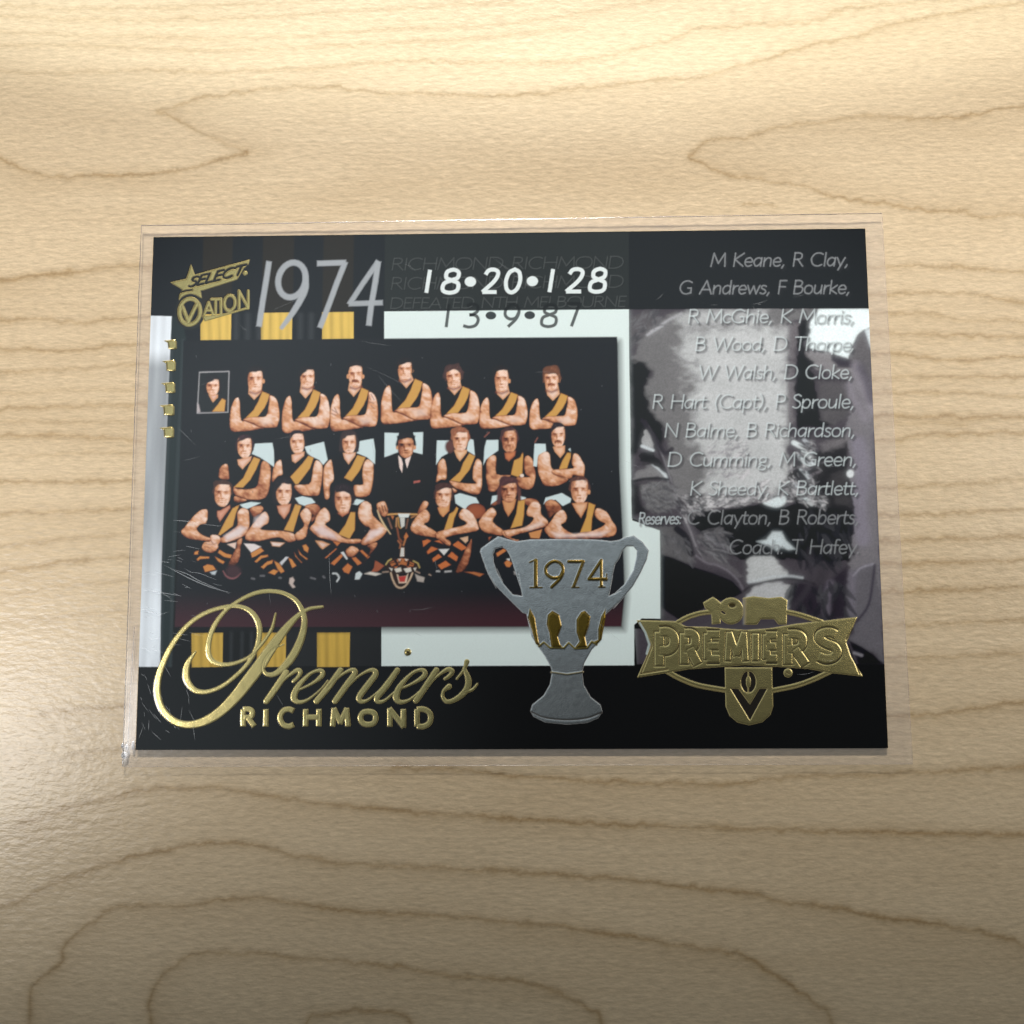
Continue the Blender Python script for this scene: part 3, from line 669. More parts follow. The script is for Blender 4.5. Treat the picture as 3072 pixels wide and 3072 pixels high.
# ---- the team: skin with orange edges and pale lit cores, black vests, yellow sashes
SK, SM, SE = (220, 194, 182), (202, 146, 106), (112, 56, 42)
SASH, SASHD = (196, 150, 78), (140, 88, 48)
SHORTS = (198, 216, 220)
HAIR = (30, 26, 29)
RAMP = [lin(q) for q in ((58, 30, 26), (146, 84, 58), (208, 152, 112), (232, 206, 192))]
def ramp(t):
    t = np.clip(t, 0, 1)[..., None]; K = RAMP
    return np.where(t < .33, K[0] + (K[1] - K[0]) * t / .33, np.where(t < .66, K[1] + (K[2] - K[1]) * (t - .33) / .33, K[2] + (K[3] - K[2]) * (t - .66) / .34))
def skin(q, pid, tone=0, rim=None, smooth=3):
    q = np.array(q); y0, y1 = q[:, 1].min(), q[:, 1].max(); x0, x1 = q[:, 0].min(), q[:, 0].max()
    base = (.88, .72, .50)[tone]
    def col(x, y, d):
        gy_, gx_ = np.gradient(d); m = np.hypot(gx_, gy_) + 1e-6
        lit = -(gx_ / m) * .45 + (gy_ / m) * .85            # edges that face the lamp, up and to the right
        t = (y - y0) / (y1 - y0 + 1e-6)
        v = base + .20 * lit * np.exp(-np.maximum(d, 0) / 8) - .42 * np.exp(-np.maximum(d, 0) / 2.4) - .24 * t
        v = v + .42 * (noise2(x, y, 20, 13, 61) - .5) + .26 * (noise2(x - y * .6, y, 6, 5, 62) - .5)
        return ramp(v)
    col.deep = True
    fill(q, col, soft=2.0, smooth=smooth, pid=pid)
def sash(q, pid): fill(q, SASH, edge=SASHD, mid=SASH, rim=(3, 5), soft=2, pid=pid)
def shorts(q, pid): fill(q, SHORTS, soft=2.2, pid=pid)

def face(f, cx, cy, w, h, pid, hair='short', hc=HAIR, tache=False, tone=0, tilt=0.0, smile=False, ear=0, bald=False, look=0.0):
    s = f.s; c = f([(cx, cy)])[0]; a, b = w * s / 2, h * s / 2
    ca, sa = math.cos(tilt), math.sin(tilt)
    def P(*uv):
        uv = np.array(uv, float).reshape(-1, 2); x, y = uv[:, 0] * a, uv[:, 1] * b
        return np.column_stack([c[0] + x * ca - y * sa, c[1] + x * sa + y * ca])
    if hair == 'long': fill(P(-1.25, -.5, -1.0, -1.15, -.4, -1.42, .4, -1.42, 1.0, -1.1, 1.25, -.4, 1.35, .5, 1.1, .85, -1.1, .85, -1.4, .5), hc, soft=4, smooth=3, pid=pid)
    elif hair == 'bush': fill(P(-1.12, .1, -1.15, -.7, -.8, -1.16, 0, -1.26, .8, -1.16, 1.15, -.7, 1.14, .1), hc, soft=5, jit=9, smooth=3, pid=pid)
    else: fill(P(-1.08, .0, -1.05, -.7, -.6, -1.18, 0, -1.26, .6, -1.18, 1.08, -.7, 1.1, .0), hc, soft=4, smooth=3, pid=pid)
    if ear & 1: fill(ell(P(-1.05, .05)[0], a * .17, b * .2), SM, soft=2, pid=pid)
    if ear & 2: fill(ell(P(1.07, .05)[0], a * .18, b * .2), SM, soft=2, pid=pid)
    top = -.98 if bald else -.88
    l = look; r0 = np.random.default_rng(int(cx * 7 + cy * 3)); J = r0.normal(0, 1, 12)
    dim = 0.0 if tone == 0 else 0.24
    def shade(x, y):
        dx, dy = x - c[0], y - c[1]
        u = (dx * ca + dy * sa) / a - l; v = (-dx * sa + dy * ca) / b
        G = lambda u0, v0, su, sv: np.exp(-((u - u0) / su) ** 2 - ((v - v0) / sv) ** 2)
        s = 0.93 - dim - (0.46 + .06 * J[0]) * ss(-.15, -1.0, u) - .32 * ss(.62, 1.0, u) - .30 * ss(.74, 1.02, v)
        s = s - .50 * G(-.42, -.15, .27, .13) - .42 * G(.42, -.15, .25, .12)
        s = s - .55 * G(-.44, -.27 + .01 * J[1], .30, .055) - .50 * G(.44, -.28 + .01 * J[2], .29, .055)
        s = s - .40 * G(-.20, .08, .11, .22) - .46 * G(-.04, .33, .24, .06) - .22 * G(-.42, .42, .12, .22)
        if smile: s = s - .40 * G(0, .50, .36, .04) - .34 * G(0, .66, .30, .05) + .14 * G(.02, .57, .24, .05) - .15 * G(.45, .42, .1, .16)
        else: s = s - (.46 + .06 * J[3]) * G(.0, .57 + .015 * J[4], .27, .05) - .16 * G(.02, .74, .22, .05)
        if tache: s = s - .72 * G(-.20, .44, .24, .09) - .72 * G(.22, .44, .24, .09) - .3 * G(-.42, .56, .1, .12) - .3 * G(.42, .56, .1, .12)
        s = s + .12 * G(.06, .12, .09, .2) + .14 * G(.42, .16, .22, .16) + .12 * G(.1, -.6, .5, .16)
        s = np.clip(s + .26 * (noise2(x, y, 4.5, 4.5, 81) - .5), 0, 1)[..., None]
        K = [lin(q) for q in ((54, 30, 28), (138, 78, 56), (204, 146, 108), (234, 204, 188))]
        return np.where(s < .33, K[0] + (K[1] - K[0]) * s / .33, np.where(s < .66, K[1] + (K[2] - K[1]) * (s - .33) / .33, K[2] + (K[3] - K[2]) * (s - .66) / .34))
    jw = .03 * J[5]
    fill(P(-.94, -.5, -.82, top, -.3, top - .06, .35, top - .05, .82, top + .02, .96, -.4, .94, .15, .78 + jw, .60, .42, .95, .05, 1.03, -.36, .95, -.80 - jw, .58, -.95, .05), shade, soft=2.2, smooth=3, pid=pid)
    if hair == 'short': fill(P(-1.1, -.1, -1.08, -1.0, 0, -1.3, 1.06, -1.0, 1.1, -.2, .92, -.62, .76, top + .14 + .03 * J[6], .3, top + .06 + .04 * J[7], -.3, top + .08 + .03 * J[8], -.76, top + .2, -.92, -.45), hc, soft=3.5, jit=7, pid=pid)
    if hair in ('sweep', 'long'): fill(P(-1.08, -.25, -1.08, -.8, -.6, -1.2, .3, -1.24, .95, -1.0, .78, -.88 + .04 * J[6], .2, -.84, -.25, -.70 + .04 * J[7], -.7, -.48), hc, soft=3, smooth=3, jit=6, pid=pid)
    if hair == 'bush': fill(P(-1.0, -.5, -.85, -1.0, 0, -1.16, .9, -1.0, 1.02, -.45, .75, -.72 + .04 * J[6], .2, -.78, -.3, -.72 + .05 * J[7], -.75, -.60), hc, jit=9, soft=3, smooth=3, pid=pid)
    if hair in ('sweep', 'long', 'bush'):
        stroke(P(-1.04, -.5, -1.1, .2), a * .2, hc, soft=3); stroke(P(1.06, -.5, 1.12, .2), a * .2, hc, soft=3)
    for _ in range(9):
        t_ = r0.random() * 2.6 + .27; stroke(P(-1.05 * math.cos(t_), -1.02 * math.sin(t_), -1.12 * math.cos(t_) + .1, -1.2 * math.sin(t_)), 1.8, tuple(int(q * 1.5) for q in hc), soft=2.2, alpha=.5)

def back_player(f, nx, ny, sx, sy, fx, ftop, fbot, fw, **k):
    pid = part('printed_player')
    T = lambda s: f(np.array([((x - 1050) * sx + nx, (y - 665) * sy + ny) for x, y in (tuple(map(float, t.split(','))) for t in s.split())]))
    face_k = dict(k); tat = face_k.pop('tat', False)
    fill(T('880,650 980,610 1130,580 1220,610 1200,860 1000,900 890,900'), (22, 23, 26), soft=4, pid=pid)
    nb = fbot - ny
    fill(np.vstack([f([(fx - fw * .42, fbot - 55), (fx + fw * .45, fbot - 70)]), T('1128,585 1050,668 985,600')]), (222, 194, 180), edge=SM, mid=(212, 168, 138), rim=(4, 12), soft=2, pid=pid)
    stroke(f([(fx - fw * .34, fbot + 2), (fx, fbot + 18), (fx + fw * .4, fbot - 8)]), 26 * f.s, (128, 68, 52), soft=6, alpha=.8)
    sash(T('1140,570 1225,605 1200,690 1165,760 1090,858 950,870 1040,780 1090,690'), pid)
    skin(T('872,642 835,660 805,720 785,800 778,900 782,985 815,1024 900,1020 1000,1010 1135,985 1060,945 960,905 905,895 893,780 890,700'), pid)
    skin(T('1225,618 1290,650 1322,740 1332,850 1312,950 1275,975 1120,976 1040,932 950,900 930,885 1000,862 1100,858 1180,848 1205,770 1218,690'), pid)
    stroke(T('930,892 1010,925 1080,955 1150,985'), 12 * f.s, (110, 54, 42), soft=2.5, alpha=.85)
    fill(T('1085,880 1240,868 1270,930 1150,950'), (232, 214, 206), soft=10, alpha=.5)
    if tat:
        for q in ('1225,660 1245,700', '1250,640 1285,700', '1235,720 1280,735', '1250,760 1290,790', '800,800 850,830', '830,780 870,850', '795,840 850,860'): stroke(T(q), 10 * f.s, (120, 66, 56), soft=2.5, alpha=.75)
    face(f, fx, (ftop + fbot) / 2, fw, fbot - ftop, pid, **face_k)

# absent player in an inset frame
ip = part('inset_portrait')
fill(G1('440,360 770,350 755,805 415,815'), (30, 33, 36), pid=ip)
stroke(G1('440,360 770,350 757,805 415,815 440,360'), [4, 3.4, 3, 3.4, 2.6], (150, 150, 154), soft=2, pid=ip)
fill(G1('415,700 432,720 450,800 415,812'), (190, 180, 184), soft=4, alpha=.8)
fill(G1('535,600 650,590 645,640 590,698'), (214, 178, 164), edge=SM, mid=SM, rim=(3, 9), pid=ip)
sash(G1('690,648 735,670 720,800 575,802 640,720'), ip)
face(G1, 588, 525, 150, 190, ip, hair='long', hc=(30, 28, 32), tone=0)
back_player(G1, 1050, 665, 1.0, 1.0, 1062, 325, 580, 172, hair='short', ear=2)
back_player(G1, 1622, 650, .97, 1.08, 1642, 320, 532, 165, hair='sweep', smile=True)
back_player(G2, 375, 630, .97, 1.08, 395, 272, 528, 160, hair='short', tache=True, ear=3, bald=True, tat=True)
back_player(G2, 962, 535, 1.05, 1.13, 945, 232, 448, 160, hair='sweep', smile=True, ear=2)
back_player(G2, 1500, 612, 1.0, 1.05, 1490, 305, 532, 165, hair='bush', hc=(70, 48, 46), smile=True, tilt=-.12)
back_player(G3, 405, 665, .97, .91, 390, 325, 578, 160, hair='short', ear=2, bald=True)
back_player(G3, 962, 675, .97, .90, 945, 328, 562, 160, hair='bush', hc=(104, 66, 48), tache=True, ear=2)

# middle row
p = part('printed_player')
shorts(M1('670,382 950,366 975,500 980,760 900,700 750,600 620,545 645,480'), p)
fill(M1('250,690 380,640 620,600 760,640 760,850 600,1100 300,1090 240,960'), (24, 25, 28), soft=4, pid=p)
fill(M1('385,640 450,625 620,580 600,650 470,795 400,720'), (222, 188, 172), edge=SM, mid=(210, 160, 132), rim=(4, 11), pid=p)
sash(M1('650,590 760,630 690,800 600,960 480,1092 320,1085 480,930 570,740'), p)
skin(M1('220,710 246,820 245,965 100,940 90,830 130,740'), p, 1)
skin(M1('800,660 880,690 925,790 915,1000 880,1180 800,1270 600,1290 350,1215 325,1080 400,1110 600,1110 700,1060 750,850 760,740'), p, 1)
skin(M1('340,1230 440,1250 540,1295 400,1335 335,1305'), p, 1)
face(M1, 503, 445, 240, 335, p, hair='sweep', hc=(52, 34, 40), tone=0)
p = part('printed_player')
shorts(M1('1470,432 1780,350 1840,640 1770,722 1700,640 1520,560'), p)
fill(M1('1110,640 1260,600 1470,500 1620,620 1600,780 1500,1030 1300,1040 1120,900'), (24, 25, 28), soft=4, pid=p)
fill(M1('1260,560 1470,505 1462,580 1320,697 1270,660'), (224, 194, 180), edge=SM, mid=(214, 164, 138), rim=(4, 11), pid=p)
sash(M1('1530,570 1620,602 1560,780 1370,1030 1322,1042 1235,915 1430,700'), p)
skin(M1('1085,640 1110,790 1110,880 1030,912 955,1005 942,960 960,800 1000,700'), p)
skin(M1('1650,650 1720,680 1760,760 1750,950 1720,1140 1670,1222 1450,1212 1350,1150 1310,1050 1540,1030 1590,900 1610,760'), p)
face(M1, 1352, 378, 235, 345, p, hair='sweep', hc=(34, 30, 36), tilt=-.08)
p = part('printed_player')
shorts(M2('640,340 860,300 890,500 885,712 760,600 590,530 630,440'), p)
fill(M2('210,640 370,540 590,540 740,600 700,900 500,1000 240,960'), (24, 25, 28), soft=4, pid=p)
fill(M2('368,530 582,510 565,580 460,717 390,620'), (226, 200, 188), edge=SM, mid=(214, 168, 142), rim=(4, 11), pid=p)
sash(M2('600,560 740,600 640,820 510,992 385,930 500,760'), p)
skin(M2('760,630 840,680 862,750 850,1000 790,1210 620,1242 560,1200 545,1050 690,1040 680,900 700,720'), p)
skin(M2('180,640 210,800 220,960 160,1060 150,1250 80,1262 48,1000 60,780 110,690'), p)
face(M2, 468, 385, 230, 315, p, hair='long', hc=(52, 42, 44), smile=True)
p = part('printed_coach')
shorts(M2('1040,205 1270,210 1240,330 1260,520 1038,602'), p); shorts(M2('1500,200 1660,195 1650,555 1480,510 1540,350'), p)
fill(M2('1040,605 1260,520 1480,515 1650,560 1800,700 1820,1000 1600,1450 1100,1450 950,1250 900,1000 930,700'), (26, 27, 30), soft=5, pid=p)
fill(M2('1260,570 1310,620 1335,700 1322,852 1280,760'), (226, 206, 200), soft=2, pid=p); fill(M2('1445,560 1462,590 1405,775 1362,650'), (224, 206, 202), soft=2, pid=p)
fill(M2('1320,640 1370,640 1390,760 1340,840 1345,720'), (24, 24, 27), soft=2)
fill(M2('1505,985 1612,968 1612,1000 1510,1022'), (166, 92, 84), soft=2)
face(M2, 1382, 435, 265, 345, p, hair='short', hc=(28, 27, 32), tone=1, ear=3)
p = part('printed_player')
shorts(M3('110,330 305,330 285,540 180,600 98,722'), p); shorts(M3('630,300 700,320 722,570 590,490'), p)
fill(M3('190,590 390,490 600,500 740,590 690,900 500,1010 260,960'), (24, 25, 28), soft=4, pid=p)
fill(M3('385,480 602,478 590,530 482,667 430,600'), (224, 190, 160), edge=SM, mid=(212, 162, 122), rim=(4, 11), pid=p)
fill(ell(M3('318,430')[0], 14, 19), (92, 58, 54), soft=7, pid=p)
sash(M3('630,530 732,580 640,800 480,1002 320,975 480,830 530,690'), p)
skin(M3('210,620 262,720 262,950 180,960 96,1000 120,850 130,700'), p)
skin(M3('760,625 830,690 836,900 830,1100 760,1207 560,1150 400,1090 310,980 500,1012 740,1022 690,950 700,750'), p)
skin(M3('350,1090 440,1140 390,1180'), p, 1)
face(M3, 490, 335, 250, 345, p, hair='short', hc=(142, 90, 66), bald=True, tilt=.05)
p = part('printed_player')
shorts(M3('910,325 1100,320 1100,490 1000,560 900,640 858,732 880,430'), p)
fill(M3('1060,560 1200,520 1390,490 1500,560 1500,880 1300,890 1070,870'), (24, 25, 28), soft=4, pid=p)
fill(M3('1195,530 1390,490 1370,580 1270,672 1210,620'), (196, 124, 82), edge=SE, mid=(180, 108, 72), rim=(4, 11), pid=p)
sash(M3('1490,518 1506,560 1490,860 1420,922 1300,880 1350,650 1450,600'), p)
skin(M3('1020,565 1070,620 1070,870 1300,890 1180,980 1060,1142 950,1142 908,1000 903,750 930,620'), p, 1)
skin(M3('1560,572 1640,620 1672,740 1702,900 1640,1105 1480,1102 1390,1010 1400,920 1600,920 1530,860 1513,660'), p, 1)
fill(ell(M3('1480,895')[0], 6, 5), (226, 210, 200), soft=2)
face(M3, 1280, 345, 250, 365, p, hair='short', hc=(66, 44, 46), tone=1, bald=True, smile=True)
p = part('printed_player')
shorts(M4('235,380 412,385 420,500 300,600 270,752 213,740'), p); shorts(M4('750,490 810,450 822,530 740,540'), p)
fill(M4('480,560 540,440 725,420 830,520 850,760 540,800 490,700'), (24, 25, 28), soft=4, pid=p)
fill(M4('528,430 726,410 720,520 650,612 560,510'), (222, 184, 158), edge=SM, mid=(210, 156, 122), rim=(4, 11), pid=p)
sash(M4('760,520 822,530 820,600 760,782 620,802 680,650'), p)
skin(M4('420,510 480,560 492,720 525,790 620,850 780,960 600,1057 400,1057 340,960 288,820 286,600 340,540'), p)
skin(M4('860,548 940,560 1000,660 1042,750 1030,900 1010,920 860,890 820,945 700,930 520,860 550,800 850,780 835,700'), p)
stroke(M4('540,870 650,920 740,960'), 3, (112, 56, 42), soft=2.5, alpha=.8)
face(M4, 615, 268, 228, 350, p, hair='sweep', hc=(38, 32, 38), tache=True)

# front row, cross-legged
def sock(f, *qs, c=(196, 132, 70), pid=None):
    for q in qs: fill(f(q), c, edge=(122, 62, 44), mid=c, rim=(2.5, 5), soft=2, pid=pid)
p = part('printed_player')
shorts(N1('1070,505 1250,460 1410,475 1290,530 1190,572 1120,550'), p)
skin(N1('1230,560 1400,520 1450,590 1330,720 1260,680'), p, 2)
fill(N1('540,600 700,560 950,540 1060,520 1030,850 760,1010 480,990 400,900'), (26, 28, 31), soft=5, pid=p)
fill(N1('700,600 760,590 915,500 922,560 860,640 750,792 700,690'), (206, 156, 136), edge=SE, mid=(190, 130, 104), rim=(4, 14), pid=p)
sash(N1('950,560 1070,500 1010,650 960,850 760,1002 720,990 830,770'), p)
skin(N1('430,600 540,585 552,700 520,805 430,825 380,910 480,1000 610,1050 600,1095 400,1072 220,1045 125,940 180,870 300,720'), p)
skin(N1('1100,560 1200,590 1222,700 1222,860 1150,1000 900,1102 770,1112 755,1050 830,1000 1020,850 1030,720 1030,640'), p)
fill(N1('820,1010 1080,850 1180,880 1080,1000 860,1090'), (226, 222, 228), soft=12, alpha=.7)
skin(N1('600,1000 720,1000 765,1080 720,1150 720,1200 640,1280 520,1260 458,1200 500,1110 600,1090'), p, 0, (4, 12))
for q in ('520,1130 620,1150', '500,1180 600,1200', '610,1090 650,1130', '590,1060 640,1150 700,1120'): stroke(N1(q), 2.2, (136, 76, 62), soft=2.5, alpha=.7)
sock(N1, '340,1260 410,1240 400,1310 330,1310', '370,1380 430,1330 580,1340 582,1372 440,1382 390,1412', '740,1225 850,1290 945,1310 930,1372 820,1352 715,1280', '660,1330 740,1372 835,1422 800,1462 720,1422', '475,1500 550,1460 640,1480 692,1550 600,1572 510,1592', pid=p)
skin(N1('1110,1050 1085,1200 1060,1400 980,1490 880,1480 940,1330 1010,1200 1030,1080'), p, 2)
fill(N1('865,1142 1015,1110 995,1215'), (222, 196, 184), soft=3, pid=p)
fill(N1('590,1592 700,1568 672,1632 620,1625'), (186, 196, 204), soft=4, pid=p)
stroke(N1('800,1570 850,1650 930,1690 1010,1675 1080,1610'), [2, 4, 5, 4, 2], (150, 96, 100), soft=4, smooth=4, alpha=.9)
fill(ell(N1('965,1580')[0], 22, 18), (74, 48, 54), soft=14, alpha=.7)
face(N1, 792, 345, 270, 375, p, hair='short', hc=(64, 44, 40), smile=True, tilt=.05, bald=True)
p = part('printed_player')
shorts(N2('885,400 1000,368 1150,400 1215,470 1040,522 950,490'), p)
skin(N2('1035,530 1200,488 1295,560 1230,700 1150,790 1130,650'), p, 2)
fill(N2('460,640 600,540 830,500 980,520 960,760 860,940 380,910'), (24, 26, 29), soft=5, pid=p)
fill(N2('588,520 832,480 800,620 712,747 620,640'), (214, 172, 152), edge=SE, mid=(198, 138, 108), rim=(4, 14), pid=p)
sash(N2('890,490 992,520 930,700 860,945 700,915 790,740'), p)
skin(N2('400,615 462,700 452,800 370,850 350,910 700,930 870,980 895,1080 780,1112 620,1030 300,1092 110,1082 88,980 180,850 300,700'), p)
fill(N2('240,720 400,640 440,740 330,860 220,860'), (228, 222, 226), soft=12, alpha=.6)
skin(N2('970,640 1060,555 1135,620 1152,700 1100,850 1060,1020 930,1082 878,990 1030,850 985,720'), p)
for q in ('740,1040 790,1090', '790,1030 830,1095', '840,1020 880,1080'): stroke(N2(q), 2, (140, 80, 64), soft=2.4, alpha=.7)
fill(N2('62,1130 230,1138 340,1182 180,1275'), (220, 212, 212), soft=3, pid=p); fill(N2('490,1100 725,1118 640,1182 520,1172'), (222, 206, 202), edge=SM, mid=SK, rim=(3, 7), soft=3, pid=p)
sock(N2, '170,1282 335,1190 392,1250 260,1332 190,1362', '228,1420 330,1322 452,1308 455,1342 350,1372 270,1442', '328,1510 430,1422 535,1388 522,1452 440,1482 380,1542', '448,1600 540,1540 625,1570 560,1642', '540,1400 640,1452 722,1580 660,1612 600,1540', '770,1350 840,1382 912,1490 840,1532', '1000,1160 1060,1138 1112,1200 1092,1282 1030,1242', '930,1220 1000,1310 1100,1380 1070,1395 960,1310', '868,1262 930,1360 1010,1440 985,1440 890,1340', pid=p)
fill(N2('640,1440 740,1342 782,1350 670,1482'), (200, 202, 208), soft=3, pid=p)
fill(N2('800,1690 850,1670 880,1720 850,1780 890,1830 850,1850 790,1770'), (206, 190, 184), soft=4, alpha=.85, pid=p)
for q in ('190,1690 230,1700', '330,1650 390,1650', '630,1680 660,1685', '1140,1680 1210,1700', '1340,1660 1360,1680'): stroke(N2(q), 5, (120, 120, 126), soft=4, alpha=.7)
face(N2, 705, 325, 262, 375, p, hair='long', hc=(34, 31, 36))
p = part('printed_player')
shorts(G5('352,492 390,430 495,450 420,502'), p)
fill(G5('110,620 190,560 340,540 430,560 440,760 380,880 200,840 60,740'), (22, 23, 26), soft=5, pid=p)
fill(G5('190,590 335,540 322,592 250,637'), (190, 124, 92), edge=SE, mid=(176, 108, 78), rim=(3, 9), pid=p)
sash(G5('340,578 396,580 390,780 330,882 200,830 280,720'), p)
skin(N2('1350,550 1440,640 1445,760 1370,825 1550,950 1700,1050 1932,1060 1940,1120 1760,1130 1640,1112 1300,1042 1150,930 1125,870 1200,790 1230,680'), p)
fill(N2('1180,880 1330,850 1520,970 1560,1060 1300,1000'), (230, 222, 230), soft=12, alpha=.6)
skin(G5('440,510 500,458 570,500 592,620 722,740 742,800 650,892 500,952 455,905 560,770 480,720 425,620'), p)
fill(G5('560,790 690,760 700,800 560,890 500,910'), (230, 224, 232), soft=10, alpha=.6)
skin(G5('285,1015 350,958 432,1000 402,1052 362,1082 300,1080'), p, 1, (3, 9))
sock(G5, '115,1152 240,1040 258,1072 160,1178', '350,1090 400,1080 468,1150 420,1178', '438,1010 470,1000 558,1080 530,1102', '245,1212 310,1148 364,1190 322,1272 268,1252', '135,898 235,920 190,962', '50,1090 180,980 190,992 70,1098', c=(188, 114, 62), pid=p)
fill(G5('230,1030 262,1020 310,1100 296,1112'), (200, 204, 206), soft=2, pid=p)
fill(N2('1210,1080 1320,1090 1450,1140 1330,1225 1290,1190'), (214, 190, 180), edge=SM, mid=SM, rim=(3, 8), soft=3, pid=p)
fill(G5('400,1262 440,1240 472,1270 440,1330 388,1332'), (196, 206, 210), soft=3, pid=p)
stroke(G5('145,1265 185,1268 212,1310 190,1352'), 5, (190, 196, 200), soft=3, smooth=4)
skin(G5('470,1180 520,1100 600,1010 640,930 600,920 520,960 560,1010'), p, 2)
face(G5, 256, 455, 190, 285, p, hair='bush', hc=(40, 32, 38))
# silver cup and tiger head on the floor in front of the coach
cp = part('printed_cup')
fill(G5('740,610 1085,600 1040,700 990,800 960,920 870,920 840,800 780,700'), (30, 28, 28), soft=4, pid=cp)
stroke(G5('745,608 880,600 1085,606'), 5, (196, 150, 92), soft=2.5, pid=cp)
fill(G5('868,598 1002,598 985,640 885,640'), (208, 216, 216), soft=2.5, pid=cp)
fill(G5('890,640 945,640 942,735 905,760'), (198, 200, 196), soft=3, pid=cp); stroke(G5('872,640 880,740 900,760'), 4, (176, 132, 70), soft=3)
stroke(G5('855,650 850,740'), 5, (170, 124, 84), soft=2.5)
skin(G5('630,500 660,470 720,464 750,530 758,580 742,622 702,632 645,570'), cp, 1, (3, 9))
for q in ('660,530 680,600', '690,510 710,580', '720,510 735,570'): stroke(G5(q), 3, (92, 48, 36), soft=2.4)
stroke(G5('640,560 670,640 720,730 785,825'), [3, 5, 5, 3], (204, 180, 140), soft=2.5, smooth=4, pid=cp)
skin(G5('1160,456 1212,490 1135,600 1088,605 1102,540'), cp, 1, (3, 8))
sock(G5, '960,800 990,850 950,900 930,860', '780,610 830,625 810,670', c=(178, 112, 62), pid=cp)
for q, c in (('860,760 880,870 910,910', (128, 72, 48)), ('760,650 800,760', (120, 84, 70)), ('980,660 960,760', (110, 76, 60)), ('870,900 900,940 890,980', (150, 92, 60)), ('950,890 930,950', (164, 106, 66)), ('1020,640 1060,620', (150, 104, 66))): stroke(G5(q), 5, c, soft=3, pid=cp)
fill(G5('900,975 942,975 940,1078 888,1078'), (196, 196, 192), edge=(150, 106, 70), mid=(196, 196, 192), rim=(2, 4), soft=2.5, pid=cp)
tg = part('printed_tiger_head')
fill(G5('735,1150 800,1100 920,1085 1020,1105 1105,1170 1090,1225 1035,1265 1020,1335 950,1435 880,1438 830,1405 800,1310 770,1240 725,1200'), (44, 29, 25), soft=4, pid=tg)
sock(G5, '850,1112 900,1092 985,1108 965,1180 930,1170 885,1190', '770,1140 820,1120 850,1160 800,1190', '1000,1130 1050,1150 1040,1190 990,1180', '820,1190 870,1180 850,1220', '960,1180 1020,1190 990,1215', c=(172, 104, 58), pid=tg)
for q in ('780,1150 830,1140', '850,1150 890,1140', '990,1150 1030,1165', '880,1130 905,1120', '940,1125 970,1140', '1010,1120 1030,1140'): stroke(G5(q), 3, (40, 26, 24), soft=2.4)
for q in ('828,1215 900,1198 912,1240 850,1255', '930,1212 1010,1198 1022,1240 962,1258', '870,1100 900,1105 890,1130', '945,1100 985,1110 960,1125', '770,1200 810,1210 800,1240', '1040,1205 1075,1200 1060,1240'): fill(G5(q), (206, 202, 194), soft=3, pid=tg)
fill(ell(G5('905,1178')[0], 6, 4), (24, 20, 20), soft=3)
stroke(G5('790,1260 810,1330 850,1405 900,1425 955,1400 1005,1320 1030,1260'), 5, (188, 164, 140), soft=3, smooth=4, pid=tg)
fill(G5('855,1275 985,1260 965,1370 880,1375'), (206, 186, 166), soft=3, pid=tg); fill(G5('862,1265 985,1255 965,1290 880,1300'), (26, 20, 22), soft=3); fill(G5('872,1300 962,1292 945,1358 888,1360'), (176, 56, 50), soft=3)
stroke(G5('735,1165 760,1125 795,1105'), 4, (176, 156, 96), soft=2.5); stroke(G5('1040,1125 1090,1150 1110,1200'), 4, (170, 150, 92), soft=2.5)
sock(G5, '615,1120 640,1130 720,1180 650,1240 560,1258 600,1200', c=(150, 82, 56), pid=tg)
fill(G5('495,1268 560,1246 685,1268 620,1290'), (206, 200, 192), soft=4, pid=tg)
fill(G5('1060,1270 1100,1290 1165,1310 1155,1362 1085,1352'), (168, 160, 154), soft=4, pid=tg)
for q in ('1070,1240 1110,1260', '1215,1275 1235,1285', '700,1250 760,1245'): stroke(G5(q), 4, (150, 130, 116), soft=3)
p = part('printed_player')
shorts(G5('1500,392 1560,370 1740,420 1772,480 1620,552 1510,482'), p)
fill(ell(G5('1735,570')[0], 31, 24), (150, 82, 54), edge=(84, 40, 34), mid=(136, 72, 48), rim=(5, 16), soft=2.5, pid=p)
fill(G5('1220,620 1310,540 1450,520 1550,560 1560,690 1470,790 1300,800 1170,720'), (22, 23, 25), soft=5, pid=p)
fill(G5('1305,530 1455,470 1442,570 1372,642 1332,602'), (208, 156, 106), edge=SE, mid=(196, 136, 88), rim=(3, 11), pid=p)
sash(G5('1520,518 1546,540 1500,650 1470,782 1380,782 1440,600 1490,570'), p)
skin(G5('1110,590 1180,553 1227,620 1205,690 1160,720 1300,805 1290,862 1080,832 1008,770 1040,680'), p)
skin(G5('1550,600 1600,540 1700,600 1765,740 1740,792 1520,832 1400,870 1455,910 1442,962 1330,892 1290,860 1310,800 1600,730 1625,690 1560,650'), p)
sock(G5, '1138,900 1200,880 1242,900 1150,972', '1188,1022 1240,960 1322,990 1200,1052', '1248,1100 1320,1045 1362,1080 1260,1142', '1308,1172 1400,1120 1464,1170 1350,1222', '1478,940 1540,900 1645,980 1580,1012 1490,960', '1418,1070 1470,1020 1542,1080 1522,1132', '1270,905 1330,890 1380,940', c=(188, 106, 58), pid=p)
fill(G5('1320,995 1442,990 1382,1062'), (206, 208, 208), soft=2.5, pid=p); fill(G5('1560,870 1650,850 1650,900 1620,925'), (206, 170, 140), soft=3, pid=p)
skin(G5('1692,880 1680,1050 1620,1222 1510,1252 1580,1080 1640,960'), p, 2)
sock(G5, '1600,1245 1720,1245 1832,1270 1780,1302 1690,1270', c=(168, 104, 62), pid=p)
for q in ('1300,1240 1330,1240', '1395,1245 1460,1240'): stroke(G5(q), 5, (170, 170, 172), soft=3)
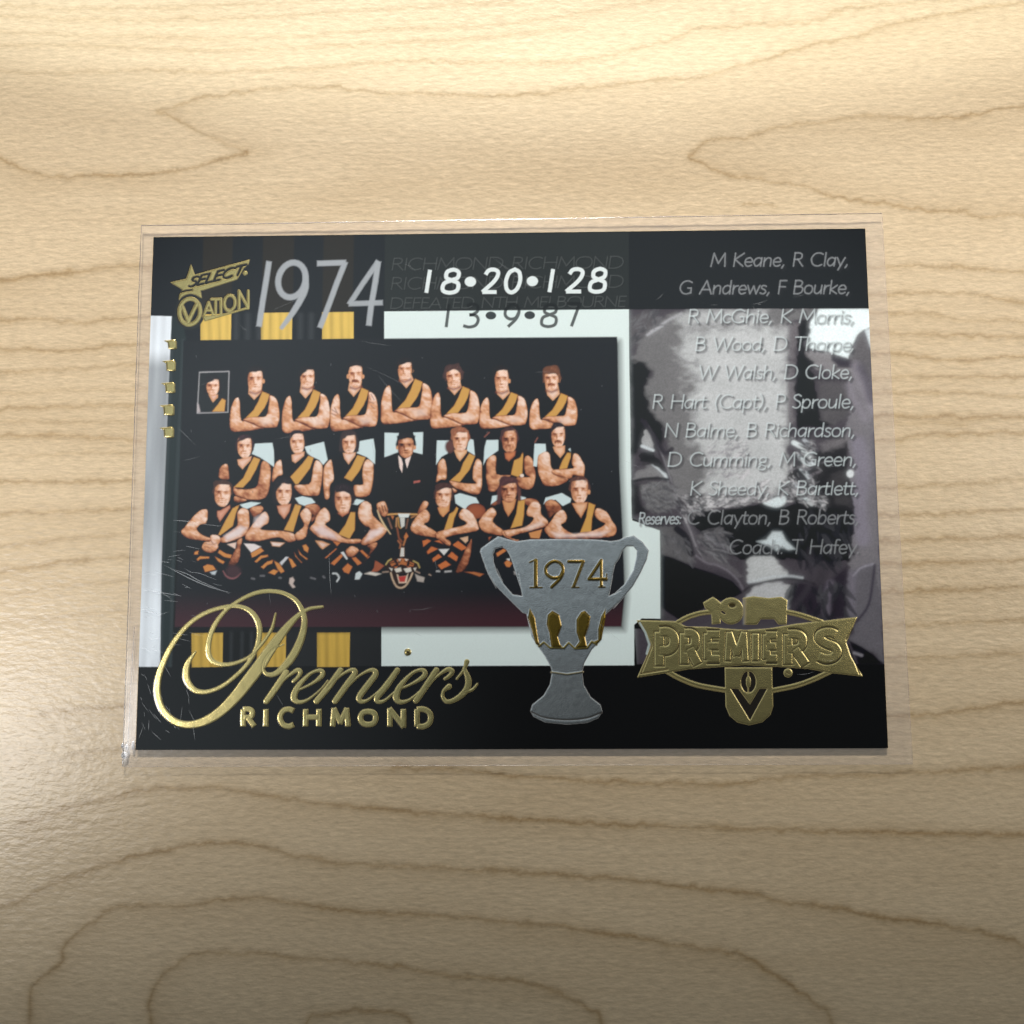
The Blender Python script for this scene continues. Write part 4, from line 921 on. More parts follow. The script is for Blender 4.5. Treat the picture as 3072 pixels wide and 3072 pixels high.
face(G5, 1375, 410, 180, 245, p, hair='sweep', hc=(66, 42, 40), tone=0, smile=True, tilt=.1)
p = part('printed_player')
shorts(G6('285,402 352,388 345,440 268,502'), p); shorts(G6('590,400 662,420 645,450 580,440'), p)
skin(G6('600,450 745,428 815,490 790,560 690,520'), p, 2); skin(G6('265,500 340,455 350,490 300,520'), p, 2)
fill(G6('320,590 395,470 560,440 670,500 640,700 480,770 290,690'), (22, 22, 24), soft=5, pid=p)
fill(G6('392,450 558,430 530,540 465,637 420,560'), (204, 150, 104), edge=SE, mid=(190, 130, 86), rim=(3, 11), pid=p)
sash(G6('572,450 652,440 640,620 620,732 485,766 550,600'), p)
skin(G6('230,560 290,533 332,600 290,690 412,790 380,842 200,802 132,720 150,660'), p)
skin(G6('680,540 740,460 822,500 828,600 905,680 880,742 700,792 480,862 585,892 540,902 420,850 395,790 640,752 750,650 672,620'), p)
fill(G6('620,770 830,680 860,720 700,780'), (230, 220, 218), soft=10, alpha=.6)
for q in ('420,800 440,850', '440,840 500,870'): stroke(G6(q), 2.5, (130, 70, 52), soft=2.4)
sock(G6, '690,810 845,768 812,878 710,872', c=(196, 136, 84), pid=p); sock(G6, '240,860 280,850 250,900', c=(150, 84, 56), pid=p)
face(G6, 470, 350, 190, 245, p, hair='bush', hc=(74, 46, 48), tone=1)
stroke(G6('365,330 355,470'), 12, (84, 52, 52), soft=6); stroke(G6('585,330 590,440'), 9, (92, 56, 52), soft=6)
p = part('printed_player')
shorts(G6('858,492 880,420 1060,368 1165,430 1155,472 1070,512 990,440'), p)
skin(G6('868,480 950,438 1040,500 1052,560 980,602 920,650 890,560'), p, 2)
fill(G6('1080,520 1170,480 1350,470 1450,530 1420,720 1180,820 1060,730'), (21, 21, 23), soft=5, pid=p)
fill(G6('1168,480 1352,465 1342,530 1275,652 1220,580'), (218, 176, 146), edge=SE, mid=(196, 138, 96), rim=(3, 12), pid=p)
sash(G6('1358,470 1436,500 1400,650 1390,802 1260,812 1330,640'), p)
skin(G6('1000,590 1070,556 1115,620 1102,690 1050,730 1180,822 1330,830 1500,872 1000,880 900,832 866,770 940,680'), p)
skin(G6('1450,538 1560,580 1620,680 1668,750 1662,812 1580,862 1200,872 1190,830 1400,790 1540,720 1500,690 1426,620'), p)
fill(G6('940,800 1150,830 1500,800 1600,790 1500,850 1000,862'), (232, 222, 224), soft=10, alpha=.6)
sock(G6, '325,1040 410,985 450,1010 340,1082', '415,1145 455,1110 512,1150 480,1198 440,1190', c=(190, 120, 68), pid=p); fill(G6('440,1105 480,1095 480,1125'), (210, 214, 214), soft=2, pid=p)
fill(G6('520,1240 550,1240 552,1282 530,1275'), (140, 138, 138), soft=3)
face(G6, 1258, 350, 195, 268, p, hair='short', hc=(84, 54, 48), bald=True, ear=2)
for q in ('760,1140 790,1090', '200,1080 250,1030'): stroke(G3(q), 3.5, (150, 92, 80), soft=3, alpha=.7)
w = win(tp, 0)
kk = np.clip(sdf_poly(tp, w) / 6, 0, 1)[..., None]
INK[w] = INK[w] * (1 - kk) + (0.45 * INK[w] + 0.55 * blur(INK[w], 1, 1)) * kk
hatch = 1 + 0.05 * np.sin((X[w] + Y[w]) * 0.9)[..., None] * kk
INK[w] *= hatch
# worn specks on the glossy print
for i in range(60):
    x0, y0 = 560 + random.random() * 1280, 1040 + random.random() * 830
    if RNG.random() < .7: stroke([(x0, y0), (x0 + random.random() * 5 - 2, y0 + random.random() * 5)], 2.2, (96, 100, 104), soft=2, alpha=.5)

# ---- lettering
yr_p = part('year_lettering')
for q, wd in (('1003,352 985,470 962,610 938,772', [36, 40, 38, 32]),):
    stroke(F1(q), 36 * .4658, (156, 162, 168), soft=5, pid=yr_p, square=True)
t = np.linspace(0, 2 * math.pi, 30)
b9 = np.column_stack([1150 + 88 * np.cos(t) + 12 * np.sin(-t), 472 - 112 * np.sin(-t)])
stroke(F1(b9), 38 * .4658, (154, 160, 166), soft=5, pid=yr_p)
stroke(F1('1236,440 1238,520 1205,600 1150,690 1085,778'), np.array([30, 40, 40, 36, 26]) * .4658, (156, 162, 168), soft=5, smooth=4, pid=yr_p)
stroke(F1('1312,366 1492,360 1440,490 1385,640 1330,780'), 35 * .4658, (156, 162, 168), soft=5, pid=yr_p, square=True)
stroke(F1('1708,350 1610,490 1522,625 1620,622 1735,618'), 33 * .4658, (152, 158, 164), square=True, soft=5, pid=yr_p)
stroke(F1('1706,352 1688,480 1660,640 1645,766'), 36 * .4658, (156, 162, 168), square=True, soft=5, pid=yr_p)
for s, a, b, ht in (('RICHMOND RICHMOND', (155, 365), (1645, 352), 75), ('RICHMOND RICHMOND', (150, 490), (1645, 475), 75), ('DEFEATED NTH MELBOURNE', (146, 612), (1662, 600), 66)):
    fn_p = part('faint_lettering')
    p0, p1 = F2([a])[0], F2([b])[0]; up = np.array([ht * .16, -ht]) * .4658
    text(s, p0 + (1.5, 2), p1 + (1.5, 2), up, 5, (20, 22, 23), soft=3, alpha=.55)
    text(s, p0, p1, up, 3.4, (72, 76, 76), soft=2.5, alpha=.62, pid=fn_p, grow=9)
sc_p = part('score_lettering')
for ch, x0, x1 in (('1', 384, 384), ('8', 484, 584), ('2', 744, 836), ('0', 886, 976), ('1', 1177, 1177), ('2', 1284, 1380), ('8', 1432, 1528)):
    yb = 512 - (x0 - 380) * .006
    letter(ch, F2, x0 + 5, x1, yb - 146, yb, 36, (20, 22, 23), shear=.16, soft=6, alpha=.5)
    letter(ch, F2, x0, x1, yb - 148, yb, 25, (212, 222, 224), shear=.16, soft=2.2, pid=sc_p, square=True)
for x, y in ((668, 440), (1067, 437)): fill(ell(F2([(x, y)])[0], 17, 15), (212, 222, 224), soft=2.2, pid=sc_p)
for ch, x0, x1 in (('1', 512, 512), ('3', 620, 712), ('9', 880, 968), ('8', 1122, 1216), ('7', 1290, 1372)):
    yb = 733 - (x0 - 500) * .006; yt = yb - 148 if ch in '137' else yb - 142
    letter(ch, F2, x0, x1, yt, yb, 20, (8, 9, 10), shear=.13 if ch != '7' else 0, soft=2.4, alpha=.88, pid=sc_p, square=True)
for x, y in ((800, 658), (1050, 656)): fill(ell(F2([(x, y)])[0], 16, 12), (52, 58, 60), soft=2.2, pid=sc_p)
LINES = [('M Keane, R Clay,', F3, 624, 1508, 384, 84, 0), ('G Andrews, F Bourke,', F3, 420, 1518, 562, 84, 0), ('R McGhie, K Morris,', F3, 476, 1540, 748, 84, 1), ('B Wood, D Thorpe,', F3, 522, 1545, 926, 84, 1),
         ('W Walsh, D Cloke,', F4, 545, 1535, 78, 86, 1), ('R Hart (Capt), P Sproule,', F4, 247, 1545, 268, 86, 1), ('N Balme, B Richardson,', F4, 325, 1550, 452, 86, 1), ('D Cumming, M Green,', F4, 345, 1560, 640, 86, 1),
         ('K Sheedy, K Bartlett,', F4, 490, 1575, 826, 86, 1), ('C Clayton, B Roberts,', F4, 472, 1575, 1014, 88, 0), ('Coach: T Hafey.', F4, 742, 1580, 1205, 88, 0), ('Reserves:', F4, 160, 432, 1014, 72, 1)]
for s, f, x0, x1, yb, ht, kind in LINES:
    nm_p = part('name_line')
    p0, p1 = f([(x0, yb)])[0], f([(x1, yb - 3)])[0]; up = np.array([ht * .14, -ht]) * f.s
    text(s, p0 + (6, 6), p1 + (6, 6), up, 6.5, (38, 38, 42), soft=6, alpha=.5 if kind else .3)
    text(s, p0 + (3, 3), p1 + (3, 3), up, 4.5, (52, 52, 56), soft=4, alpha=.4 if kind else .2)
    text(s, p0, p1, up, 4.3, (206, 218, 222) if kind else (136, 140, 144), soft=2.8, alpha=.54 if kind else .72, pid=nm_p, grow=9)

# ---- stamped foil
GOLD, DARKG = (242, 220, 148), (34, 31, 26)
SILV = (236, 239, 239)
HG = (0.0026, 3.0)
def gold(q, pid, **k): fill(q, GOLD, pid=pid, **dict(dict(soft=2, foil=1.0, h=HG), **k))
def golds(q, wd, pid, **k): stroke(q, wd, GOLD, pid=pid, **dict(dict(soft=2, foil=1.0, h=HG), **k))
def cut(q, wd, **k): stroke(q, wd, DARKG, **dict(dict(soft=2, foil=0.25, h=(0, 1)), **k))
lg = part('maker_emblem')
gold(L1('1030,745 1085,890 1875,672 1862,735 1790,800 1750,870 1695,960 1210,1112 1165,1118 1185,1225 1010,1172 850,1325 862,1190 905,1105 735,1000 960,950'), lg)
stroke(L1('890,1140 960,1120 1040,1110'), 7, DARKG, foil=0, h=(0, 1), soft=2)
text('SELECT', L1('985,1072')[0], L1('1760,885')[0], np.array([62, -140]) * L1.s, 8.5, (30, 31, 30), soft=2.4, foil=0, h=(0, 1))
gold(ell(L1('1815,865')[0], 6.6, 6.6), lg)
stroke(L1(ell((1015, 1425), 190, 232, .12)), 12, (32, 34, 34), foil=0, h=(0, 1), soft=3)
golds(L1(np.vstack([ell((1012, 1425), 150, 188, .12), ell((1012, 1425), 150, 188, .12)[:1]])), 11.5, lg)
golds(L1('905,1355 990,1565 1110,1320'), 10.5, lg); stroke(L1('960,1500 985,1400'), 2, DARKG, soft=2, alpha=.3)
for ch, x0, x1, yt, yb in (('A', 1222, 1345, 1290, 1462), ('T', 1325, 1445, 1245, 1450), ('I', 1462, 1462, 1240, 1452), ('N', 1725, 1858, 1125, 1375)): letter(ch, L1, x0, x1, yt, yb, 36, GOLD, soft=2, foil=1, h=HG, pid=lg)
golds(L1(np.vstack([ell((1590, 1300), 78, 112, .1), ell((1590, 1300), 78, 112, .1)[:1]])), 8.5, lg)
gold(L1('1190,1482 1228,1565 1620,1452 1862,1385 1858,1352 1610,1432 1440,1470'), lg)
S7 = fr(380, 1000, 220 * 1932 / 850)
for x0, y0, x1, y1 in ((462, 80, 577, 184), (442, 318, 567, 438), (432, 575, 560, 692), (412, 832, 550, 952), (415, 1092, 546, 1210)):
    bp = part('foil_square')
    fill(S7([(x0 - 30, y0 + 4), (x1 - 20, y0 - 8), (x1, y0 + 22), (x1, y1 - 8), (x1 - 30, y1), (x0 + 22, y1 - 6), (x0 + 16, y0 + 30)]), GOLD, foil=1.0, h=(0.007, 4.0), soft=2, pid=bp)
sp = part('script_lettering')
golds(F6('1345,258 1260,272 1190,315 1110,400 1020,520 940,640 860,745 780,845 680,940 580,998 480,1018 390,993 315,920 283,820 288,720 320,620 380,500 470,385 570,310 680,268 790,254 880,285 933,360 940,450 915,540 860,630 780,710 690,775 600,806 530,798 482,750 466,690 480,620 530,548'),
      np.array([16, 20, 30, 48, 66, 78, 78, 70, 60, 52, 44, 42, 42, 42, 40, 36, 32, 28, 26, 24, 24, 28, 34, 34, 30, 26, 24, 24, 26, 32, 40, 42, 34, 12]) * F6.s, sp, smooth=5)
golds(F6('1100,500 1030,532 978,600 966,660 992,694 1052,684 1130,610 1190,510 1225,400 1225,310 1180,222 1100,172 1000,157 900,175 800,225 720,285 650,380 616,480 616,570 660,620 740,630 830,605 900,560 970,480 1020,400 1045,302'),
      np.array([6, 10, 14, 18, 24, 34, 48, 48, 40, 32, 26, 24, 24, 24, 22, 24, 30, 34, 34, 28, 24, 20, 18, 20, 20, 10]) * F6.s, sp, smooth=5)
DX = 1631.6
def scr(q, wd, f=F6): golds(f(q), np.array(wd) * f.s, sp, smooth=4)
scr('1112,682 1050,775 985,866', [38, 40, 36]); scr('1050,790 1110,720 1180,668 1205,680 1185,715 1160,738', [10, 12, 26, 26, 22, 20])
scr('1180,800 1280,752 1345,700 1335,668 1270,688 1190,770 1162,840 1190,872 1250,858 1330,795 1380,735', [10, 16, 30, 22, 18, 34, 40, 26, 16, 10, 10])
scr('1462,668 1385,775 1308,866', [36, 38, 36]); scr('1385,780 1460,705 1530,665 1556,685 1500,765 1428,866', [10, 12, 22, 34, 38, 36])
scr('1500,785 1580,705 1660,665 1690,690 1640,760 1585,835 1595,868 1640,858 1710,800 1760,740', [10, 12, 22, 34, 38, 36, 26, 16, 10, 10])
scr('1828,668 1760,765 1700,840 1705,870 1750,860 1830,790', [34, 38, 34, 24, 16, 10])
scr('200,792 290,755 372,702 360,665 295,685 215,770 190,840 215,872 275,858 350,795 400,740', [10, 14, 30, 22, 18, 34, 40, 26, 16, 10, 10], F7)
scr('448,668 385,765 318,862', [36, 38, 36], F7); scr('390,780 450,710 520,662 552,675 530,705 505,722', [10, 12, 26, 26, 22, 18], F7)
scr('580,722 620,672 640,630 645,612', [12, 14, 28, 34], F7); scr('628,655 655,730 640,795 580,850 520,870 490,840 495,800 530,772', [20, 36, 38, 30, 24, 20, 18, 34], F7); scr('620,812 680,792 712,756', [12, 16, 10], F7)
nl = part('club_lettering')
for ch, x0, x1, f in (('R', 836, 908, F6), ('I', 982, 982, F6), ('C', 1074, 1160, F6), ('H', 1238, 1324, F6), ('M', 1412, 1512, F6), ('O', 1592, 1690, F6), ('N', 1781, 1868, F6), ('D', 324, 412, F7)):
    letter(ch, f, x0, x1, 918 if ch not in 'O' else 932, 1028 if ch not in 'O' else 1016, 32, GOLD, soft=2, foil=1, h=HG, pid=nl, square=True)
dt = part('foil_dot'); gold(ell(F7('265,550')[0], 10.5, 10.5), dt, h=(0.012, 9)); fill(ell(F7('265,550')[0], 4.2, 4.2), (70, 54, 20), soft=3, foil=.8)
# trophy
tr = part('trophy_emblem')
outer = np.vstack([G6('560,908 700,888 1000,882 1300,884 1500,892 1610,907 1700,892'), R5('120,50 235,25 340,100 412,200 390,300 320,450 230,610 70,800 0,875'),
                   F7('1620,232 1545,300 1530,320 1500,480 1450,535 1402,620 1387,680 1397,760 1440,838 1505,890 1518,935 1490,975 1420,1005 1290,1016 1150,1002 1075,965 1055,930 1066,890 1140,830 1180,760 1194,680 1188,650 1150,580 1105,515 1062,450 1030,305 1005,295 920,212 830,120 762,0'),
                   G6('330,1430 240,1270 180,1110 150,1020 162,985 250,920 350,852 440,880')])
hole1 = np.vstack([G6('402,968 445,1000 480,1060 510,1140 560,1300 600,1420'), F7('975,40 1003,190 940,180 880,110 838,12'), G6('410,1380 340,1260 300,1140 293,1050 318,990')])
hole2 = np.vstack([R5('155,150 232,150 272,200 266,280 230,430 130,590 0,710'), F7('1640,150 1560,190 1585,60'), G6('1620,1300 1655,1160 1700,1100 1730,1020')])
w = win(outer, 8)
d = np.minimum(sdf_poly(outer, w), np.minimum(-sdf_poly(hole1, w), -sdf_poly(hole2, w)))
put(w, d, lambda x, y: lin(SILV) * (0.93 + 0.14 * noise2(x, y, 5, 5, 71))[..., None] * (1 - 0.16 * ss(1850, 2100, y))[..., None] * (1 + np.array([0, -.03, -.05]) * ss(1850, 2100, y)[..., None]), 2, 1.0, tr, foil=1.0, h=(0.0024, 3.0))  # foot darkened and browned in the ink to stand in for reflection
SG = dict(foil=1.0, pid=None)
def tgold(q, **k): fill(q, (158, 128, 50), foil=1.0, h=(0.010, 6.0), soft=2, pid=tgp, **k)
tgp = part('gold_trim')
for ch, x0, x1, yt, yb, wd in (('1', 770, 770, 1118, 1408, 44), ('9', 880, 1075, 1130, 1415, 36), ('7', 1135, 1300, 1130, 1408, 34), ('4', 1362, 1555, 1118, 1408, 36)):
    letter(ch, G6, x0, x1, yt, yb, wd, (158, 128, 50), soft=2, foil=1, h=(0.010, 6.0), pid=tgp)
for q in ('700,1140 770,1108', '705,1420 838,1420', '1170,1418 1250,1418', '1470,1415 1540,1415', '1560,1270 1560,1340'): stroke(G6(q), 16 * G6.s, (158, 128, 50), soft=2, foil=1, h=(0.010, 6.0), pid=tgp)
for q in ('1050,265 1085,330 1095,400 1110,490 1128,516 1090,498 1065,420 1038,330', '1195,283 1240,308 1257,380 1232,450 1247,500 1272,528 1190,528 1186,500 1176,430 1158,370 1165,310', '1405,283 1442,320 1432,380 1407,450 1422,524 1338,524 1370,480 1350,420 1350,340 1380,293', '1540,268 1537,330 1512,470 1480,503 1440,492 1490,470 1490,400 1510,320'): tgold(F7(q))
stroke(F7('1110,512 1140,487 1180,522 1270,524 1300,490 1340,528 1420,524 1450,482 1480,502'), 6, (190, 166, 96), soft=2, foil=1, h=(0.010, 6.0), pid=tgp)
stroke(F7('1190,680 1290,694 1392,678'), 5, (196, 178, 140), soft=3, foil=1, h=(0.010, 5))
stroke(F7('1062,935 1150,972 1290,986 1420,974 1512,940'), 5, (150, 140, 132), soft=3, foil=1, h=(0, 1), smooth=4)
# badge
bd = part('flag_badge')
for q in ('415,360 480,325 560,300 640,290', '1100,288 1200,310 1340,356', '335,668 430,720 550,765 720,795', '1025,798 1180,765 1290,725 1405,672'):
    golds(F5(q), 30 * F5.s, bd, smooth=4)
    cut(F5(q) + (0, 3), 2.6, smooth=4, alpha=.75)
gold(F5('150,345 400,352 470,386 600,388 730,400 850,408 1000,398 1180,368 1330,352 1570,325 1530,420 1500,490 1530,580 1605,706 1395,682 1250,656 1000,640 850,632 480,660 350,682 155,712 205,600 242,510 205,430'), bd)
fill(F5('560,372 640,350 720,368 830,372 930,368 1040,372 1120,352 1180,365 1000,396 850,406 700,396'), (70, 66, 72), soft=3, foil=0, h=(0, 1))
gold(F5('578,232 640,195 662,208 690,232 690,366 636,370 630,290 592,268'), bd); gold(ell(F5('758,285')[0], 38, 40), bd)
gold(F5('835,202 900,190 1000,202 1080,193 1120,215 1116,370 1065,372 1035,336 950,336 925,372 840,372'), bd)
fill(ell(F5('766,250')[0], 11, 7), (80, 70, 40), soft=3, foil=.6, h=(0, 1)); stroke(F5('700,290 716,300'), 8, (40, 38, 40), soft=3, foil=0)
stroke(F5('845,215 842,365'), 9, (120, 122, 130), soft=8, foil=0.3, alpha=.75)
def bl(ch, x0, x1, yt, yb, wd):
    k = dict(soft=1.6, square=True); o = 0 if ch in 'MI' else wd / 2; v = wd / 2 if ch in 'SPRE' else 0
    letter(ch, F5, x0 + wd / 2, x1 - wd / 2, yt + v, yb - (0 if ch in 'PR' else v), wd + 10, (52, 46, 28), foil=.6, h=(0, 1), **k)
    letter(ch, F5, x0 + wd / 2, x1 - wd / 2, yt + v + 4, yb - (0 if ch in 'PR' else v) - 5, wd - 1, GOLD, foil=1, h=(0.0045, 3.0), pid=bd, **k)
for ch, x0, x1, yt, yb, wd in (('P', 265, 422, 385, 645, 62), ('R', 428, 574, 396, 634, 58), ('E', 582, 712, 406, 624, 52), ('M', 716, 872, 424, 612, 40), ('I', 882, 950, 426, 612, 44), ('E', 962, 1082, 412, 622, 52), ('R', 1096, 1270, 402, 636, 58), ('S', 1292, 1472, 388, 628, 60)): bl(ch, x0, x1, yt, yb, wd)
for q in ('165,358 215,440 250,512 215,600 178,690', '178,690 350,662', '1500,470 1540,400', '1512,500 1545,590 1585,690'): cut(F5(q), 4, alpha=.8)
stroke(F5('170,362 205,420 232,500 215,560'), 6, (200, 216, 214), soft=3, foil=.4)
gold(F5('718,650 1022,650 1028,900 1010,955 960,1000 875,1020 800,1002 750,960 724,900'), bd)
fill(ell(F5('870,742')[0], 23, 33), DARKG, soft=2, foil=0, h=(0, 1)); fill(ell(F5('870,742')[0], 7, 17), GOLD, soft=2, foil=1, h=HG); stroke(F5('870,672 868,812'), 3.4, GOLD, soft=2, foil=1, h=HG)
fill(F5('752,782 806,786 880,886 940,785 992,785 880,992'), DARKG, soft=2, foil=0, h=(0, 1))
gold(ell(F5('1125,684')[0], 13, 13), bd); stroke(F5('1115,680 1135,690'), 3, DARKG, soft=2, foil=.5)

# slight ink mottling, then split the sheet into its printed parts
INK *= (0.97 + 0.06 * RNG.random((NY, NX, 1))).astype(np.float32)
k = np.array([1, 2, 1], np.float32) / 4
for ax in (0, 1):
    HGT = (np.roll(HGT, 1, ax) + 2 * HGT + np.roll(HGT, -1, ax)) / 4
INK = np.clip(INK, 0.002, 0.95)
mat_print = print_material()
card = bpy.data.objects.new('trading_card', None); COL.objects.link(card); card.location = (0, 0, 0)
card['label'] = 'black football premiership card with gold script, silver cup and team photograph'
card['category'] = 'trading card'
P3 = np.stack([gx, gy, TOP + HGT], -1).reshape(-1, 3)
IK = INK.reshape(-1, 3); FO = FOIL.reshape(-1)
idx = np.arange(NX * NY).reshape(NY, NX)
quads = np.stack([idx[1:, :-1], idx[1:, 1:], idx[:-1, 1:], idx[:-1, :-1]], -1).reshape(-1, 4)
cell = PID[:-1, :-1].reshape(-1)
SUB = {'printed_player': 'team', 'printed_coach': 'team', 'printed_cup': 'team', 'printed_tiger_head': 'team', 'inset_portrait': 'team', 'gold_trim': 'trophy'}
made = {}
order = sorted(range(len(NAMES)), key=lambda i: NAMES[i] in SUB)
for i in order:
    q = quads[cell == i]
    if len(q) < 4: continue
    u, inv = np.unique(q, return_inverse=True)
    par = card
    if SUB.get(NAMES[i]) == 'team': par = made[team_p]
    elif SUB.get(NAMES[i]) == 'trophy': par = made[tr]
    made[i] = grid_mesh(NAMES[i], P3[u], inv.reshape(q.shape), mat_print, {'ink': IK[u], 'foil': FO[u]}, par)
z0, z1 = 0.012, TOP - 0.002
bx = [(sx * CW / 2, sy * CH / 2, z) for z in (z0, z1) for sx, sy in ((-1, -1), (1, -1), (1, 1), (-1, 1))]
mesh_obj('card_stock', bx, [(3, 2, 1, 0), (4, 5, 6, 7), (0, 1, 5, 4), (1, 2, 6, 5), (2, 3, 7, 6), (3, 0, 4, 7)], simple('card_board', (0.05, 0.05, 0.055), 0.5), card)

# ------------------------------------------------------------------ the clear sleeve
sleeve = bpy.data.objects.new('card_sleeve', None); COL.objects.link(sleeve)
sleeve['label'] = 'clear soft plastic sleeve round the card, scratched and shiny at its left corner'
sleeve['category'] = 'card sleeve'
m_film = film('sleeve_film', (0.80, 0.75, 0.77), 0.13, 0.022, 0.14, (1, 1, 1))
m_edge = film('sleeve_edge', (0.8, 0.8, 0.8), 0.10, 0.34, 0.22, (0.82, 0.80, 0.80))
m_scr = film('scratch', (0.85, 0.9, 0.95), 0.22, 0.06, 0.3, (1, 1, 1))
m_bead = film('glint_white', (0.97, 0.97, 1.0), 0.8, 0.45, 0.2, (0.95, 0.95, 0.95))  # white put into the corner film bumps for their glints
OUT = np.array([at([p], 0.058)[0] for p in ((424, 677), (2646, 640), (2738, 2292), (368, 2300))])
INN = np.array([(-CW / 2, CH / 2), (CW / 2, CH / 2), (CW / 2, -CH / 2), (-CW / 2, -CH / 2)])
def side_pts(A, B, n): return [A + (B - A) * t for t in np.linspace(0, 1, n, endpoint=False)]
n = 60
ro = np.array([p for i in range(4) for p in side_pts(OUT[i], OUT[(i + 1) % 4], n)])
ri = np.array([p for i in range(4) for p in side_pts(INN[i], INN[(i + 1) % 4], n)])
V, Fq = [], []
rows = 6
for r in range(rows):
    t = r / (rows - 1)
    for i in range(len(ro)):
        q = ri[i] * (1 - t) + ro[i] * t
        z = (TOP + 0.016) * (1 - t) + 0.058 * t + 0.003 * math.sin(i * 0.6) * t * (1 - t)
        V.append((q[0], q[1], float(z)))
L = len(ro)
for r in range(rows - 1):
    for i in range(L):
        Fq.append((r * L + i, r * L + (i + 1) % L, (r + 1) * L + (i + 1) % L, (r + 1) * L + i))
mesh_obj('margin_film', V, Fq, m_film, sleeve, True)
mesh_obj('front_film', [(x, y, TOP + 0.016) for x, y in INN[::-1]], [(0, 1, 2, 3)], clear('clear_film'), sleeve)

def tube(pts, rad, ns=8, flat=1.0):
    pts = np.array(pts, float); V, Fq = [], []
    rad = np.broadcast_to(rad, (len(pts),))
    for i, p in enumerate(pts):
        d = pts[min(i + 1, len(pts) - 1)] - pts[max(i - 1, 0)]; d /= np.linalg.norm(d) + 1e-9
        s = np.cross(d, (0, 0, 1.0)); s /= np.linalg.norm(s) + 1e-9; u = np.cross(s, d)
        for k in range(ns):
            a = 2 * math.pi * k / ns
            V.append(p + s * rad[i] * math.cos(a) + u * rad[i] * flat * math.sin(a))
    for i in range(len(pts) - 1):
        for k in range(ns):
            Fq.append((i * ns + k, i * ns + (k + 1) % ns, (i + 1) * ns + (k + 1) % ns, (i + 1) * ns + k))
    return V, Fq
m_faint = film('sleeve_fold', (0.8, 0.78, 0.78), 0.08, 0.07, 0.3, (0.95, 0.94, 0.94))
for i, r in ((0, 0.0065), (1, 0.004), (2, 0.004), (3, 0.006)):
    q = np.array(side_pts(OUT[i], OUT[(i + 1) % 4], 90) + [OUT[(i + 1) % 4]])
    z = 0.059 + 0.002 * np.sin(np.arange(len(q)) * 0.9)
    v, f = tube(np.column_stack([q, z]), r * (0.8 + 0.4 * RNG.random(len(q))))
    mesh_obj('sleeve_seam', v, f, m_edge if i in (0, 3) else m_faint, sleeve, True)
q = at([(383 + (y - 2250) * -0.055, y) for y in np.linspace(1880, 2246, 60)], 0.04)
v, f = tube(np.column_stack([q, np.full(len(q), 0.045)]), 0.004 + 0.003 * RNG.random(len(q)))
mesh_obj('sleeve_crease', v, f, m_edge, sleeve, True)
def bead(px, rx, ry):
    c = at([px], 0.04)[0]; V, Fq = [], []
    for j in range(7):
        ph = math.pi * j / 6
        for k in range(12):
            a = 2 * math.pi * k / 12
            V.append((c[0] + rx * math.sin(ph) * math.cos(a), c[1] + ry * math.sin(ph) * math.sin(a), 0.04 + 0.022 * math.cos(ph)))
    for j in range(6):
        for k in range(12): Fq.append((j * 12 + k, (j + 1) * 12 + k, (j + 1) * 12 + (k + 1) % 12, j * 12 + (k + 1) % 12))
    mesh_obj('glint_bead', V, Fq, m_bead, sleeve, True)
for px, rx, ry in (((369, 2237), .022, .035), ((381, 2242), .022, .042), ((399, 2236), .018, .055), ((373, 2266), .04, .045)): bead(px, rx, ry)

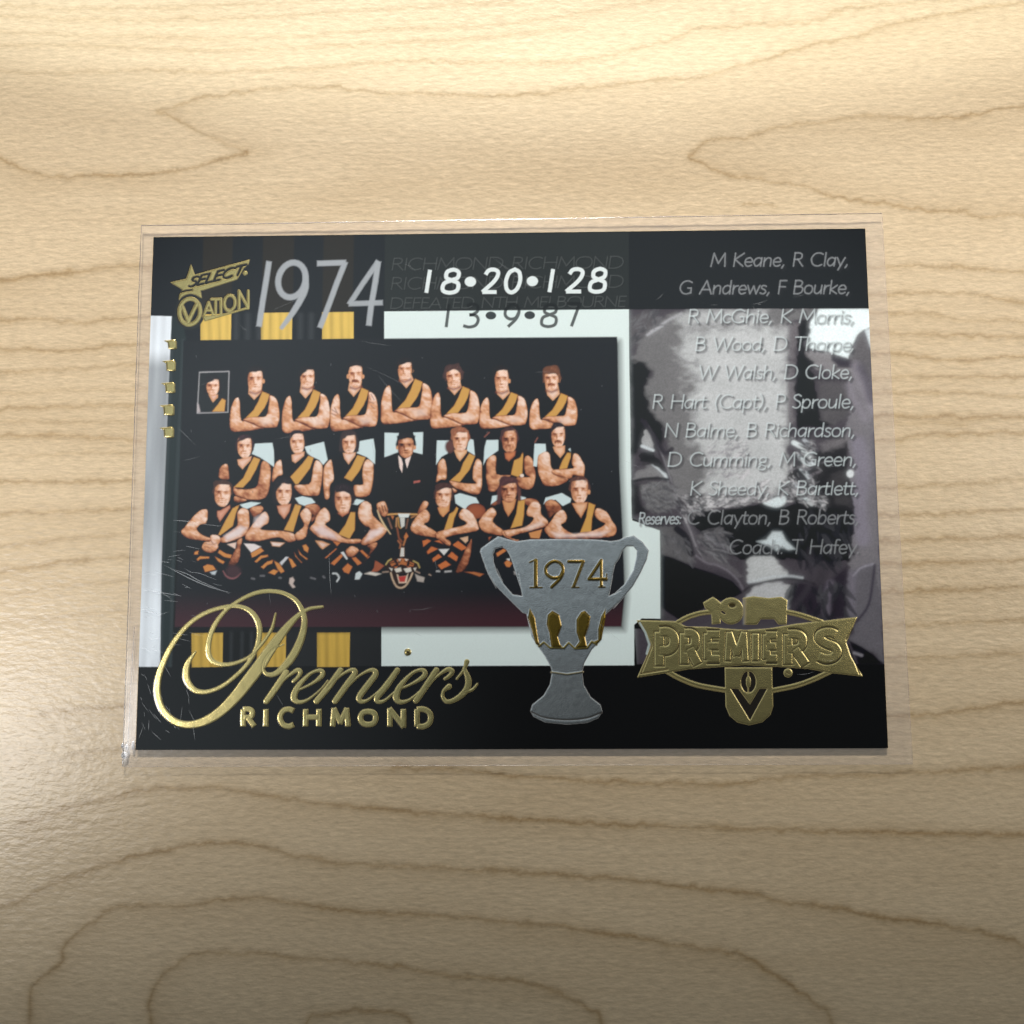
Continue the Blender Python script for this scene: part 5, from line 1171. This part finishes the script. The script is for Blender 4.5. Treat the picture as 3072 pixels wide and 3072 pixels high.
V, Fq = [], []
def scratch(p, wd=2.2):
    p = spline(np.array(p, float), 8); q = at(p, TOP + 0.018)
    d = np.gradient(q, axis=0); nrm = np.column_stack([-d[:, 1], d[:, 0]]); nrm /= np.linalg.norm(nrm, axis=1)[:, None] + 1e-9
    ww = wd / 2 * 12.05 / FPX * np.sin(np.linspace(0.15, math.pi - 0.15, len(q)))
    b = len(V)
    for a, nn, w_ in zip(q, nrm, ww):
        V.append((a[0] + nn[0] * w_, a[1] + nn[1] * w_, TOP + 0.018)); V.append((a[0] - nn[0] * w_, a[1] - nn[1] * w_, TOP + 0.018))
    for i in range(len(q) - 1): Fq.append((b + 2 * i, b + 2 * i + 1, b + 2 * i + 3, b + 2 * i + 2))
scratch(F6('200,150 300,165 440,190')); scratch(F6('330,-10 480,70 620,130 760,170'), 3); scratch(F6('150,262 230,285 315,312'))
scratch(N1('0,758 200,770 470,802')); scratch(N1('470,815 620,835 790,850'), 1.6); scratch(N1('0,1545 220,1620 440,1740 900,1935'), 2.6); scratch(N1('0,940 120,945'))
scratch(N1('250,1590 420,1610 700,1720'), 1.6); scratch(N1('200,1170 300,1190 420,1215'), 1.6); scratch(N1('300,1410 390,1435')); scratch(G5('100,1010 110,1300 125,1500'), 1.6)
for i in range(70):
    x0, y0 = 420 + abs(RNG.normal(0, 90)), 1650 + RNG.random() * 560
    a = RNG.normal(0.25, 0.25) if y0 < 1950 else RNG.normal(1.2, .4); ln = 10 + 40 * RNG.random()
    scratch([(x0, y0), (x0 + ln * .5 * math.cos(a), y0 + ln * .5 * math.sin(a) + RNG.normal(0, 1)), (x0 + ln * math.cos(a), y0 + ln * math.sin(a))], 0.8 + 0.7 * RNG.random())
for i in range(34):
    x0, y0 = 480 + RNG.random() * 2050, 760 + RNG.random() * 1400
    a = RNG.normal(0.4, 0.7); ln = 30 + 120 * RNG.random() ** 2
    scratch([(x0, y0), (x0 + ln * .5 * math.cos(a), y0 + ln * .5 * math.sin(a) + RNG.normal(0, 3)), (x0 + ln * math.cos(a), y0 + ln * math.sin(a))], 0.5 + 0.5 * RNG.random())
so = mesh_obj('film_scratches', V, Fq, m_scr, sleeve)
so['kind'] = 'stuff'
